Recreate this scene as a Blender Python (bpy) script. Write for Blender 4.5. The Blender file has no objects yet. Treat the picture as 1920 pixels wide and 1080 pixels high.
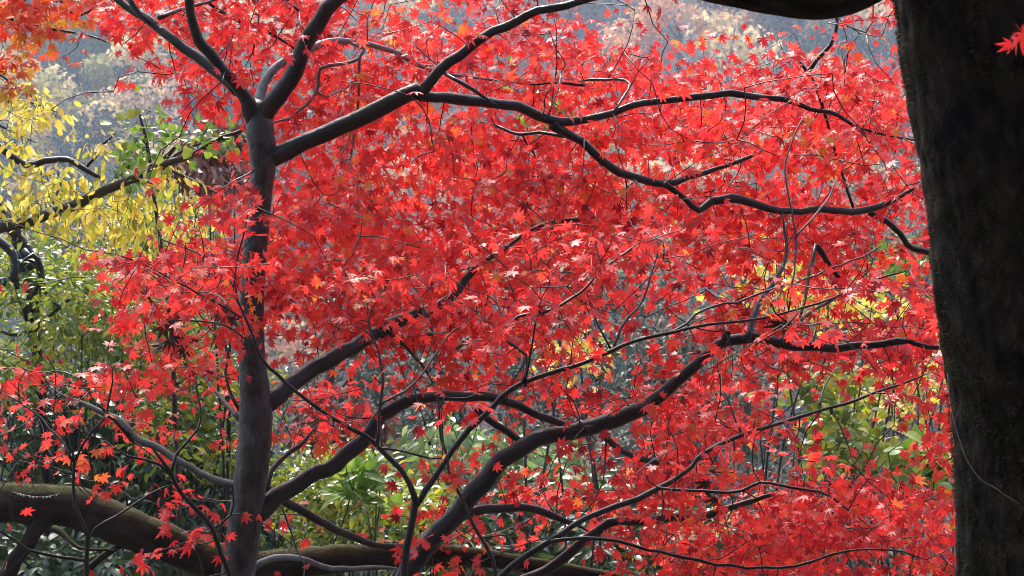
import bpy, math, random
import numpy as np

S = bpy.context.scene
COL = S.collection
rng = np.random.default_rng(7)
random.seed(7)
R = math.radians

# ------------------------------------------------------------------ camera
EYE = 1.6
HFOV = R(30)
F = 960 / math.tan(HFOV / 2)
cam_d = bpy.data.cameras.new('camera')
cam_d.sensor_width = 36
cam_d.angle = HFOV
cam_d.clip_start = 0.05
cam_d.clip_end = 2000
cam_d.dof.use_dof = True
cam_d.dof.focus_distance = 4.9
cam_d.dof.aperture_fstop = (cam_d.lens / 1000) / 0.0045
cam = bpy.data.objects.new('camera', cam_d)
cam.location = (0, 0, EYE)
cam.rotation_euler = (R(90), 0, 0)
COL.objects.link(cam)
S.camera = cam

# ------------------------------------------------------------------ sky, sun, exposure
SUN_EL, SUN_AZ = 52, -18            # overcast glow from beyond the trees, a little to the left
w = bpy.data.worlds.new('World')
S.world = w
w.use_nodes = True
nt = w.node_tree
bg = nt.nodes['Background']
sky = nt.nodes.new('ShaderNodeTexSky')
sky.sky_type = 'NISHITA'
sky.sun_disc = False
sky.sun_elevation = R(SUN_EL)
sky.sun_rotation = R(SUN_AZ)
sky.air_density = 1.0
sky.dust_density = 4.0
sky.ozone_density = 1.0
nt.links.new(sky.outputs[0], bg.inputs[0])
bg.inputs[1].default_value = 0.15
sl = bpy.data.lights.new('sun', 'SUN')
sl.energy = 1.5
sl.angle = R(14)
sl.color = (1.0, 0.97, 0.93)
so = bpy.data.objects.new('sun', sl)
so.rotation_euler = (-R(90 - SUN_EL), 0, -R(SUN_AZ))
COL.objects.link(so)
S.view_settings.view_transform = 'Standard'
S.view_settings.look = 'None'
S.view_settings.gamma = 1
S.view_settings.use_curve_mapping = False
S.view_settings.exposure = 1.9
S.cycles.use_denoising = True
S.cycles.filter_width = 0.95
S.cycles.use_adaptive_sampling = False
S.cycles.sample_clamp_indirect = 4
S.cycles.max_bounces = 8
S.cycles.diffuse_bounces = 4
S.cycles.transmission_bounces = 4
S.cycles.glossy_bounces = 2
S.cycles.volume_bounces = 1
S.cycles.caustics_reflective = False
S.cycles.caustics_refractive = False


# ------------------------------------------------------------------ helpers
def P(px, py, d):
    """World point seen at photo pixel px, py at distance d in front of the eye."""
    return np.array([(px - 960) / F * d, d, EYE - (py - 540) / F * d])


def ground(x, y):
    x = np.asarray(x, float)
    y = np.asarray(y, float)
    h = np.where(y < 0, 0.0, 0.0)
    h = h - 0.2 * np.clip(y, 0, 36) - 0.075 * np.clip(y - 36, 0, 64)
    h = h + 0.9 * np.clip(-y - 2.5, 0, 24)  # unseen bank behind the camera, raised to block sky light from there
    h = h + 0.44 * np.clip(y - 100, 0, 230)
    far = np.clip((np.abs(y) - 8) / 60, 0, 1)
    h = h + far * (2.2 * np.sin(x * 0.045 + 1.0) * np.cos(y * 0.031) + 1.2 * np.sin(x * 0.11 + y * 0.07))
    h = h + 0.09 * np.sin(x * 1.3 + 0.4) * np.cos(y * 1.1) + 0.04 * np.sin(x * 3.1 + y * 2.3)
    return h


def gz(x, y):
    return float(ground(x, y))


def tagobj(o, label=None, cat=None, group=None, kind=None):
    if label: o['label'] = label
    if cat: o['category'] = cat
    if group: o['group'] = group
    if kind: o['kind'] = kind
    return o


def empty(name, loc, label, cat, group=None):
    o = bpy.data.objects.new(name, None)
    o.empty_display_size = 0.2
    COL.objects.link(o)
    o.location = [float(v) for v in loc]
    o['_base'] = 0
    del o['_base']
    return tagobj(o, label, cat, group)


def build(name, V, Fc, mat, parent=None, smooth=False, attrs=None):
    """One mesh object from numpy arrays; world-space V, moved into the parent's space."""
    V = np.asarray(V, float)
    if parent is not None:
        root = parent
        while root.parent is not None:
            root = root.parent
        V = V - np.array(root.location)
    me = bpy.data.meshes.new(name)
    me.vertices.add(len(V))
    me.vertices.foreach_set('co', V.astype(np.float32).ravel())
    if not isinstance(Fc, list):
        Fc = [Fc]
    Fc = [f for f in Fc if len(f)]
    nl = sum(f.size for f in Fc)
    npoly = sum(len(f) for f in Fc)
    me.loops.add(nl)
    me.polygons.add(npoly)
    me.loops.foreach_set('vertex_index', np.concatenate([f.ravel() for f in Fc]).astype(np.int32))
    tot = np.concatenate([np.full(len(f), f.shape[1]) for f in Fc]).astype(np.int32)
    start = np.concatenate([[0], np.cumsum(tot)[:-1]]).astype(np.int32)
    me.polygons.foreach_set('loop_start', start)
    me.polygons.foreach_set('loop_total', tot)
    if smooth:
        me.polygons.foreach_set('use_smooth', np.ones(npoly, bool))
    me.update(calc_edges=True)
    for k, a in (attrs or {}).items():
        a = np.asarray(a, np.float32)
        if a.ndim == 1:
            at = me.attributes.new(k, 'FLOAT', 'POINT')
            at.data.foreach_set('value', a)
        else:
            at = me.attributes.new(k, 'FLOAT_VECTOR', 'POINT')
            at.data.foreach_set('vector', a.ravel())
    me.materials.append(mat)
    o = bpy.data.objects.new(name, me)
    COL.objects.link(o)
    if parent is not None:
        o.parent = parent
    return o


def copy_tree(o, parent=None):
    c = o.copy()
    COL.objects.link(c)
    c.parent = parent
    for ch in o.children:
        copy_tree(ch, c)
    return c


def smoothpath(pts, step):
    """Catmull-Rom through rows (x, y, z, r), resampled about every step metres."""
    p = np.asarray(pts, float)
    if len(p) < 2:
        return p
    h = np.linalg.norm(np.diff(p[:, :3], axis=0), axis=1)[:, None] + 1e-9
    sl_ = np.diff(p, axis=0) / h
    m = np.vstack([sl_[:1], (sl_[:-1] * h[1:] + sl_[1:] * h[:-1]) / (h[1:] + h[:-1]), sl_[-1:]]) if len(p) > 2 else np.vstack([sl_, sl_])
    out = []
    for i in range(len(p) - 1):
        n = max(1, int(math.ceil(h[i, 0] / step)))
        t = np.linspace(0, 1, n, endpoint=False)[:, None]
        seg = ((2 * t ** 3 - 3 * t ** 2 + 1) * p[i] + (t ** 3 - 2 * t ** 2 + t) * h[i] * m[i]
               + (3 * t ** 2 - 2 * t ** 3) * p[i + 1] + (t ** 3 - t ** 2) * h[i] * m[i + 1])
        seg[:, 3] = p[i, 3] + (p[i + 1, 3] - p[i, 3]) * t[:, 0]
        out.append(seg)
    out.append(p[-1:])
    return np.vstack(out)


def wob(x, seed):
    r = np.random.default_rng(seed)
    v = 0
    for k in range(5):
        f = r.uniform(0.6, 1.6) * (1.7 ** k)
        v = v + np.sin(x @ (r.normal(size=x.shape[1]) * f) + r.uniform(0, 6.28)) / (1.35 ** k)
    return v / 2.5


class Tubes:
    """Collects branches into one bark mesh."""
    def __init__(self):
        self.V, self.Q, self.B, self.n = [], [], [], 0

    def add(self, path, sides=10, bump=0.06, seed=0, freq=12.0, ridge=0.0):
        p = np.asarray(path, float)
        n = len(p)
        if n < 2:
            return
        c = p[:, :3]
        r = p[:, 3].copy()
        T = np.gradient(c, axis=0)
        T /= np.linalg.norm(T, axis=1)[:, None] + 1e-12
        u = np.cross(T[0], [0.13, 0.31, 0.94])
        if np.linalg.norm(u) < 0.1:
            u = np.cross(T[0], [1, 0, 0])
        U = np.zeros((n, 3))
        for i in range(n):
            u = u - T[i] * np.dot(u, T[i])
            u /= np.linalg.norm(u) + 1e-12
            U[i] = u
        W = np.cross(T, U)
        s = np.concatenate([[0], np.cumsum(np.linalg.norm(np.diff(c, axis=0), axis=1))])
        th = np.linspace(0, 2 * math.pi, sides, endpoint=False)
        cs, sn = np.cos(th), np.sin(th)
        bark = np.stack([np.outer(r, cs), np.outer(r, sn), np.repeat(s[:, None], sides, 1)], -1)
        if bump > 0:
            xx = np.stack([np.repeat(cs[None] * 1.6, n, 0), np.repeat(sn[None] * 1.6, n, 0),
                           np.repeat((s * freq)[:, None], sides, 1)], -1).reshape(-1, 3)
            rr = r[:, None] * (1 + bump * wob(xx, seed).reshape(n, sides))
            if ridge:
                yy = np.stack([np.repeat(cs[None] * 6, n, 0), np.repeat(sn[None] * 6, n, 0), np.repeat((s * 11)[:, None], sides, 1)], -1).reshape(-1, 3)
                w_ = wob(yy, seed + 5) + 0.5 * wob(yy * 2.1, seed + 9)
                rr = rr * (1 + ridge * (np.abs(w_).reshape(n, sides) - 0.5))
        else:
            rr = np.repeat(r[:, None], sides, 1)
        V = c[:, None] + rr[..., None] * (cs[None, :, None] * U[:, None] + sn[None, :, None] * W[:, None])
        V = V.reshape(-1, 3)
        i = np.arange(n - 1)[:, None] * sides
        j = np.arange(sides)[None]
        k = (j + 1) % sides
        Q = np.stack([i + j, i + k, i + sides + k, i + sides + j], -1).reshape(-1, 4) + self.n
        # closed ends
        e0 = len(V)
        V = np.vstack([V, c[0], c[-1] + T[-1] * r[-1] * 0.7])
        jj = np.arange(sides)
        kk = (jj + 1) % sides
        t0 = np.stack([np.full(sides, e0), kk, jj, jj], -1)
        base = (n - 1) * sides
        t1 = np.stack([np.full(sides, e0 + 1), base + jj, base + kk, base + kk], -1)
        self.T = getattr(self, 'T', [])
        self.T.append(t0[:, :3] + self.n)
        self.T.append(t1[:, :3] + self.n)
        self.V.append(V)
        self.B.append(np.vstack([bark.reshape(-1, 3), [0, 0, 0], [0, 0, s[-1]]]))
        self.Q.append(Q)
        self.n += len(V)

    def build(self, name, mat, parent):
        return build(name, np.vstack(self.V), [np.vstack(self.Q), np.vstack(self.T)], mat, parent, True,
                     {'bark': np.vstack(self.B)})


# ------------------------------------------------------------------ leaf shapes (base at 0, tip along +x, face +z)
def maple_template(seed, droop, curl):
    r = np.random.default_rng(seed)
    ang = np.radians([-128, -82, -41, 0, 41, 82, 128]) + r.normal(0, 0.05, 7)
    ln = np.array([0.44, 0.78, 0.95, 1.0, 0.95, 0.78, 0.44]) * r.uniform(0.92, 1.06, 7)
    pts = [(0.0, 0.0)]
    for i in range(7):
        a, L = ang[i], ln[i]
        d = np.array([math.cos(a), math.sin(a)])
        nrm = np.array([-d[1], d[0]])
        wd = 0.15 * L + 0.02
        pts += [tuple(d * L * 0.50 - nrm * wd), tuple(d * L * 0.78 - nrm * wd * 0.52), tuple(d * L),
                tuple(d * L * 0.78 + nrm * wd * 0.52), tuple(d * L * 0.50 + nrm * wd)]
        if i < 6:
            m = (ang[i] + ang[i + 1]) / 2
            rr = 0.36 * min(ln[i], ln[i + 1]) + 0.03
            pts.append((rr * math.cos(m), rr * math.sin(m)))
    pts = np.array(pts)
    n = len(pts)
    rad = np.linalg.norm(pts, axis=1)
    z = -droop * rad ** 2 + curl * np.sin(np.arctan2(pts[:, 1], pts[:, 0]) * 3 + r.uniform(0, 6)) * rad ** 1.5 * 0.3
    V = np.column_stack([pts, z])
    idx = np.arange(1, n - 1)
    Fc = np.stack([np.zeros_like(idx), idx, idx + 1], -1)
    # leaf stalk
    V = np.vstack([V, [0.02, 0.014, 0], [0.02, -0.014, 0], [-0.5, 0.008, 0.1], [-0.5, -0.008, 0.1]])
    Fc = np.vstack([Fc, [n, n + 1, n + 2], [n + 1, n + 3, n + 2]])
    return V, Fc


def blade_template(width, fold=0.12, droop=0.2):
    xs = np.array([0.0, 0.2, 0.5, 0.8, 1.0])
    ws = np.array([0.0, 0.75, 1.0, 0.6, 0.0]) * width / 2
    V = [(0, 0, 0)]
    for x, h in zip(xs[1:4], ws[1:4]):
        z = -droop * x * x
        V += [(x, h, z + fold * h * 2), (x, 0, z), (x, -h, z + fold * h * 2)]
    V.append((1.0, 0, -droop))
    V = np.array(V)
    Fc = np.array([(0, 2, 1), (0, 3, 2), (1, 2, 5), (1, 5, 4), (2, 3, 6), (2, 6, 5),
                   (4, 5, 8), (4, 8, 7), (5, 6, 9), (5, 9, 8), (7, 8, 10), (8, 9, 10)])
    return V, Fc


def clump_template(seed):
    r = np.random.default_rng(seed)
    n = 6
    a = np.linspace(0, 2 * math.pi, n, endpoint=False) + r.normal(0, 0.25, n)
    rr = r.uniform(0.45, 1.0, n)
    V = np.column_stack([rr * np.cos(a), rr * np.sin(a), r.normal(0, 0.22, n)])
    V = np.vstack([[0, 0, 0.15], V])
    i = np.arange(n)
    return V, np.stack([np.zeros(n, int), i + 1, (i + 1) % n + 1], -1)


MAPLE = [maple_template(1, 0.10, 0.10), maple_template(2, 0.28, 0.18), maple_template(3, 0.45, 0.15), maple_template(4, 0.02, 0.22), maple_template(5, 0.7, 0.45)]
DRY = [maple_template(11, 0.9, 0.35), maple_template(12, 1.2, 0.3), blade_template(0.4, 0.5, 0.3)]
OVAL = [blade_template(0.52), blade_template(0.44, 0.2, 0.35)]
LANCE = [blade_template(0.40, 0.15, 0.4), blade_template(0.34, 0.25, 0.7)]
CAMELLIA = [blade_template(0.46, 0.12, 0.25), blade_template(0.40, 0.2, 0.4)]
ROUND = [blade_template(0.8, 0.1, 0.2), blade_template(0.7, 0.18, 0.3)]
CLUMP = [clump_template(i) for i in range(4)]


def nrmz(v):
    return v / (np.linalg.norm(v, axis=-1, keepdims=True) + 1e-12)


def instance(templates, pos, axis, nor, size, rnd):
    """Leaves: one template copy per row; returns V, F, rnd per vertex."""
    axis = nrmz(axis)
    nor = nrmz(nor - axis * np.sum(nor * axis, 1, keepdims=True))
    side = np.cross(nor, axis)
    Vs, Fs, Rs, n0 = [], [], [], 0
    which = rng.integers(0, len(templates), len(pos))
    for k, (tv, tf) in enumerate(templates):
        m = which == k
        if not m.any():
            continue
        M = np.stack([axis[m], side[m], nor[m]], 1)          # rows: local axes
        V = np.einsum('vk,nkj->nvj', tv, M) * size[m][:, None, None] + pos[m][:, None]
        nn, nv = V.shape[:2]
        f = tf[None] + (np.arange(nn) * nv)[:, None, None] + n0
        amp = rng.normal(0, 0.16, nn)
        rv = rnd[m][:, None] + amp[:, None] * (np.linalg.norm(tv[:, :2], axis=1) - 0.5)[None]
        Vs.append(V.reshape(-1, 3)); Fs.append(f.reshape(-1, 3)); Rs.append(np.clip(rv, 0, 1).ravel())
        n0 += nn * nv
    return np.vstack(Vs), np.vstack(Fs), np.concatenate(Rs)


# ------------------------------------------------------------------ materials
def mat_new(name):
    m = bpy.data.materials.new(name)
    m.use_nodes = True
    t = m.node_tree
    t.nodes.clear()
    return m, t, t.nodes.new('ShaderNodeOutputMaterial')


def N(t, typ, **kw):
    n = t.nodes.new(typ)
    for k, v in kw.items():
        if k in n.inputs.keys():
            n.inputs[k].default_value = v
        else:
            setattr(n, k, v)
    return n


def ramp(t, stops, interp='LINEAR'):
    n = t.nodes.new('ShaderNodeValToRGB')
    n.color_ramp.interpolation = interp
    e = n.color_ramp.elements
    while len(e) < len(stops):
        e.new(0.5)
    for el, (p, c) in zip(e, stops):
        el.position = p
        el.color = (*c, 1)
    return n


def leaf_mat(name, stops, trans=0.5, rough=0.35, spec=0.5, tboost=1.0, blotch=0.25):
    m, t, out = mat_new(name)
    at = N(t, 'ShaderNodeAttribute', attribute_name='rnd')
    rp = ramp(t, stops)
    t.links.new(at.outputs['Fac'], rp.inputs[0])
    tc = N(t, 'ShaderNodeTexCoord')
    nz = N(t, 'ShaderNodeTexNoise', Scale=60.0, Detail=2.0)
    t.links.new(tc.outputs['Object'], nz.inputs['Vector'])
    mr = N(t, 'ShaderNodeMapRange')
    mr.inputs[1].default_value = 0.3; mr.inputs[2].default_value = 0.7
    mr.inputs[3].default_value = 1 - blotch; mr.inputs[4].default_value = 1.0
    t.links.new(nz.outputs[0], mr.inputs[0])
    mx = N(t, 'ShaderNodeMix', data_type='RGBA', blend_type='MULTIPLY')
    mx.inputs[0].default_value = 1.0
    t.links.new(rp.outputs[0], mx.inputs[6])
    t.links.new(mr.outputs[0], mx.inputs[7])
    b = N(t, 'ShaderNodeBsdfPrincipled', Roughness=rough)
    b.inputs['Specular IOR Level'].default_value = spec
    t.links.new(mx.outputs[2], b.inputs['Base Color'])
    tr = N(t, 'ShaderNodeBsdfTranslucent')
    t.links.new(mx.outputs[2], tr.inputs['Color'])
    ms = N(t, 'ShaderNodeMixShader')
    ms.inputs[0].default_value = trans
    t.links.new(b.outputs[0], ms.inputs[1])
    t.links.new(tr.outputs[0], ms.inputs[2])
    t.links.new(ms.outputs[0], out.inputs[0])
    return m


def bark_mat(name, dark, light, patch=None, moss=None, moss_lo=0.2, moss_hi=0.8, rough=0.55, scale=1.0, bump=0.5,
             stretch=0.22, patch_lo=0.62, spec=0.35, lohi=(0.40, 0.62), cracks=0.0):
    m, t, out = mat_new(name)
    at = N(t, 'ShaderNodeAttribute', attribute_name='bark')
    mp = N(t, 'ShaderNodeMapping')
    mp.inputs['Scale'].default_value = (40 * scale, 40 * scale, 40 * scale * stretch)
    t.links.new(at.outputs['Vector'], mp.inputs['Vector'])
    nz = N(t, 'ShaderNodeTexNoise', Scale=1.0, Detail=6.0, Roughness=0.65)
    t.links.new(mp.outputs[0], nz.inputs['Vector'])
    mp2 = N(t, 'ShaderNodeMapping')
    mp2.inputs['Scale'].default_value = (9 * scale, 9 * scale, 7 * scale)
    t.links.new(at.outputs['Vector'], mp2.inputs['Vector'])
    nz2 = N(t, 'ShaderNodeTexNoise', Scale=1.0, Detail=5.0, Roughness=0.7)
    t.links.new(mp2.outputs[0], nz2.inputs['Vector'])
    rp = ramp(t, [(lohi[0], dark), (lohi[1], light)])
    mxn = N(t, 'ShaderNodeMix', data_type='FLOAT')
    mxn.inputs[0].default_value = 0.5
    t.links.new(nz.outputs[0], mxn.inputs[2])
    t.links.new(nz2.outputs[0], mxn.inputs[3])
    t.links.new(mxn.outputs[0], rp.inputs[0])
    col = rp.outputs[0]
    if patch:
        r2 = ramp(t, [(patch_lo, (0, 0, 0)), (patch_lo + 0.07, (1, 1, 1))])
        t.links.new(nz2.outputs[0], r2.inputs[0])
        mx = N(t, 'ShaderNodeMix', data_type='RGBA')
        t.links.new(r2.outputs[0], mx.inputs[0])
        t.links.new(col, mx.inputs[6])
        mx.inputs[7].default_value = (*patch, 1)
        col = mx.outputs[2]
    if moss:
        g = N(t, 'ShaderNodeNewGeometry')
        sx = N(t, 'ShaderNodeSeparateXYZ')
        t.links.new(g.outputs['Normal'], sx.inputs[0])
        ad = N(t, 'ShaderNodeMath', operation='MULTIPLY_ADD')
        t.links.new(nz2.outputs[0], ad.inputs[0])
        ad.inputs[1].default_value = 1.6
        t.links.new(sx.outputs['Z'], ad.inputs[2])
        mr = N(t, 'ShaderNodeMapRange')
        mr.inputs[1].default_value = 0.8 + moss_lo; mr.inputs[2].default_value = 0.8 + moss_hi
        t.links.new(ad.outputs[0], mr.inputs[0])
        r3 = ramp(t, [(0.3, tuple(c * 0.45 for c in moss)), (0.7, moss)])
        nz3 = N(t, 'ShaderNodeTexNoise', Scale=160.0, Detail=4.0)
        t.links.new(at.outputs['Vector'], nz3.inputs['Vector'])
        t.links.new(nz3.outputs[0], r3.inputs[0])
        mx = N(t, 'ShaderNodeMix', data_type='RGBA')
        t.links.new(mr.outputs[0], mx.inputs[0])
        t.links.new(col, mx.inputs[6])
        t.links.new(r3.outputs[0], mx.inputs[7])
        col = mx.outputs[2]
    hgt = None
    if cracks:
        mp3 = N(t, 'ShaderNodeMapping')
        mp3.inputs['Scale'].default_value = (cracks, cracks, cracks * 0.28)
        wv = N(t, 'ShaderNodeMix', data_type='VECTOR')
        wv.inputs[0].default_value = 0.10
        t.links.new(at.outputs['Vector'], wv.inputs[4])
        t.links.new(nz2.outputs['Color'], wv.inputs[5])
        t.links.new(wv.outputs[1], mp3.inputs['Vector'])
        vo = N(t, 'ShaderNodeTexVoronoi', feature='DISTANCE_TO_EDGE', Scale=1.0)
        t.links.new(mp3.outputs[0], vo.inputs['Vector'])
        rc = ramp(t, [(0.0, (0.30, 0.30, 0.30)), (0.22, (1, 1, 1))])
        t.links.new(vo.outputs['Distance'], rc.inputs[0])
        mx = N(t, 'ShaderNodeMix', data_type='RGBA', blend_type='MULTIPLY')
        t.links.new(nz2.outputs[0], mx.inputs[0])
        t.links.new(col, mx.inputs[6])
        t.links.new(rc.outputs[0], mx.inputs[7])
        col = mx.outputs[2]
        hgt = rc.outputs[0]
    b = N(t, 'ShaderNodeBsdfPrincipled', Roughness=rough)
    b.inputs['Specular IOR Level'].default_value = spec
    t.links.new(col, b.inputs['Base Color'])
    bp = N(t, 'ShaderNodeBump', Strength=bump, Distance=0.006 / scale)
    ad = N(t, 'ShaderNodeMath', operation='ADD')
    t.links.new(nz.outputs[0], ad.inputs[0])
    t.links.new(nz2.outputs[0], ad.inputs[1])
    if hgt is not None:
        ad2 = N(t, 'ShaderNodeMath', operation='ADD')
        t.links.new(ad.outputs[0], ad2.inputs[0])
        t.links.new(hgt, ad2.inputs[1])
        ad = ad2
    t.links.new(ad.outputs[0], bp.inputs['Height'])
    t.links.new(bp.outputs[0], b.inputs['Normal'])
    t.links.new(b.outputs[0], out.inputs[0])
    return m


M_RED = leaf_mat('red_maple_leaf', [(0.0, (0.30, 0.012, 0.018)), (0.10, (0.60, 0.022, 0.028)), (0.3, (0.87, 0.050, 0.046)),
                                    (0.85, (0.92, 0.076, 0.060)), (0.96, (0.88, 0.14, 0.04)), (1.0, (0.82, 0.32, 0.05))],
                 trans=0.58, rough=0.38, spec=0.4, blotch=0.18)
M_ORANGE = leaf_mat('orange_maple_leaf', [(0.0, (0.85, 0.07, 0.04)), (0.5, (0.94, 0.15, 0.05)), (0.8, (0.90, 0.36, 0.05)), (1.0, (0.85, 0.60, 0.07))],
                    trans=0.55)
M_DRY = leaf_mat('dry_curled_leaf', [(0.0, (0.02, 0.010, 0.008)), (0.6, (0.07, 0.022, 0.015)), (1.0, (0.16, 0.06, 0.03))], trans=0.15, rough=0.5)
M_YELLOW = leaf_mat('yellow_leaf', [(0.0, (0.48, 0.27, 0.07)), (0.10, (0.30, 0.38, 0.05)), (0.28, (0.52, 0.52, 0.06)), (0.45, (0.77, 0.58, 0.06)), (0.75, (0.82, 0.68, 0.13)), (1.0, (0.84, 0.76, 0.45))],
                    trans=0.5, rough=0.4)
M_LIME = leaf_mat('lime_leaf', [(0.0, (0.035, 0.075, 0.017)), (0.35, (0.15, 0.24, 0.025)), (0.68, (0.38, 0.43, 0.04)), (1.0, (0.75, 0.58, 0.05))],
                  trans=0.45, rough=0.25, spec=0.7)
M_GREEN = leaf_mat('green_leaf', [(0.0, (0.07, 0.16, 0.02)), (0.6, (0.20, 0.36, 0.04)), (1.0, (0.44, 0.50, 0.07))], trans=0.45, rough=0.3)
M_CAM = leaf_mat('glossy_dark_leaf', [(0.0, (0.012, 0.030, 0.010)), (0.65, (0.045, 0.095, 0.025)), (0.88, (0.18, 0.27, 0.05)), (1.0, (0.5, 0.44, 0.05))],
                 trans=0.25, rough=0.3, spec=0.6)
M_PALE = leaf_mat('pale_green_leaf', [(0.0, (0.09, 0.16, 0.05)), (0.6, (0.20, 0.30, 0.08)), (1.0, (0.45, 0.50, 0.20))], trans=0.4, rough=0.25, spec=0.8)
M_MID = leaf_mat('grey_green_needles', [(0.0, (0.018, 0.034, 0.022)), (0.6, (0.065, 0.10, 0.055)), (1.0, (0.16, 0.20, 0.11))], trans=0.25, rough=0.5)
M_BROWN = leaf_mat('russet_leaf', [(0.0, (0.06, 0.02, 0.02)), (0.7, (0.17, 0.06, 0.045)), (1.0, (0.35, 0.22, 0.17))], trans=0.3, rough=0.45)
M_STRAW = leaf_mat('straw_twig_leaf', [(0.0, (0.08, 0.06, 0.05)), (0.6, (0.22, 0.16, 0.12)), (1.0, (0.42, 0.36, 0.28))], trans=0.3, rough=0.5)

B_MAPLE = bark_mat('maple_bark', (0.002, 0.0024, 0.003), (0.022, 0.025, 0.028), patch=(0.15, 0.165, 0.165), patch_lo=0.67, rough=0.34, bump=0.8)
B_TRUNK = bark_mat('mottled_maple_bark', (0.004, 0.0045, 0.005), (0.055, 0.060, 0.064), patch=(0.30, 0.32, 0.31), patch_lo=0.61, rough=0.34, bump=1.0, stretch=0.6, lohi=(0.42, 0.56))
B_PALE = bark_mat('pale_maple_bark', (0.07, 0.075, 0.08), (0.36, 0.38, 0.39), patch=(0.5, 0.52, 0.52), patch_lo=0.6, rough=0.5)
B_TWIG = bark_mat('dark_twig_bark', (0.006, 0.005, 0.005), (0.024, 0.019, 0.019), rough=0.45, bump=0.2)
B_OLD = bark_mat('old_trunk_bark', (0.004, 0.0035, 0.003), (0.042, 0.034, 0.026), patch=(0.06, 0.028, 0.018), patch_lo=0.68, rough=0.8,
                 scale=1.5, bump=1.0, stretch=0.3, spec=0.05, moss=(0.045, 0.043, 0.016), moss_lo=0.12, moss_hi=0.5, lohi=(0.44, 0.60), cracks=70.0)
B_MOSSY = bark_mat('mossy_bark', (0.010, 0.008, 0.007), (0.05, 0.042, 0.034), moss=(0.105, 0.11, 0.03), moss_lo=0.35, moss_hi=1.05, rough=0.8, bump=0.7, spec=0.15)
B_GREY = bark_mat('grey_bark', (0.014, 0.013, 0.012), (0.075, 0.072, 0.065), patch=(0.18, 0.185, 0.17), patch_lo=0.64, rough=0.6)
B_WHITE = bark_mat('silvery_bark', (0.14, 0.13, 0.12), (0.42, 0.40, 0.38), rough=0.6)
B_BRUSH = bark_mat('dry_brush_bark', (0.04, 0.034, 0.03), (0.19, 0.165, 0.145), rough=0.6)

# ------------------------------------------------------------------ ground and hillside, one sheet
gm, t, out = mat_new('forest_floor')
tc = N(t, 'ShaderNodeTexCoord')
n1 = N(t, 'ShaderNodeTexNoise', Scale=0.35, Detail=8.0, Roughness=0.7)
n2 = N(t, 'ShaderNodeTexNoise', Scale=14.0, Detail=6.0, Roughness=0.7)
t.links.new(tc.outputs['Object'], n1.inputs['Vector']); t.links.new(tc.outputs['Object'], n2.inputs['Vector'])
r1 = ramp(t, [(0.35, (0.035, 0.05, 0.028)), (0.5, (0.09, 0.065, 0.04)), (0.7, (0.20, 0.13, 0.08))])
r2 = ramp(t, [(0.3, (0.35, 0.35, 0.35)), (0.7, (1, 1, 1))])
t.links.new(n1.outputs[0], r1.inputs[0]); t.links.new(n2.outputs[0], r2.inputs[0])
mx = N(t, 'ShaderNodeMix', data_type='RGBA', blend_type='MULTIPLY'); mx.inputs[0].default_value = 1
t.links.new(r1.outputs[0], mx.inputs[6]); t.links.new(r2.outputs[0], mx.inputs[7])
b = N(t, 'ShaderNodeBsdfPrincipled', Roughness=0.9)
t.links.new(mx.outputs[2], b.inputs['Base Color'])
bp = N(t, 'ShaderNodeBump', Strength=0.6, Distance=0.05)
t.links.new(n2.outputs[0], bp.inputs['Height']); t.links.new(bp.outputs[0], b.inputs['Normal'])
t.links.new(b.outputs[0], out.inputs[0])
u = np.linspace(-1, 1, 161)
gx = np.sign(u) * (np.abs(u) * 18 + np.abs(u) ** 3 * 260)
v = np.linspace(-0.32, 1, 201)
gy = np.sign(v) * (np.abs(v) * 40 + np.abs(v) ** 2.2 * 340)
X, Y = np.meshgrid(gx, gy)
V = np.column_stack([X.ravel(), Y.ravel(), ground(X.ravel(), Y.ravel())])
nx = len(gx)
i, j = np.meshgrid(np.arange(len(gy) - 1), np.arange(nx - 1), indexing='ij')
a = (i * nx + j).ravel()
tagobj(build('hillside_ground', V, np.stack([a, a + 1, a + nx + 1, a + nx], -1), gm, None, True), kind='structure')


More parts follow.
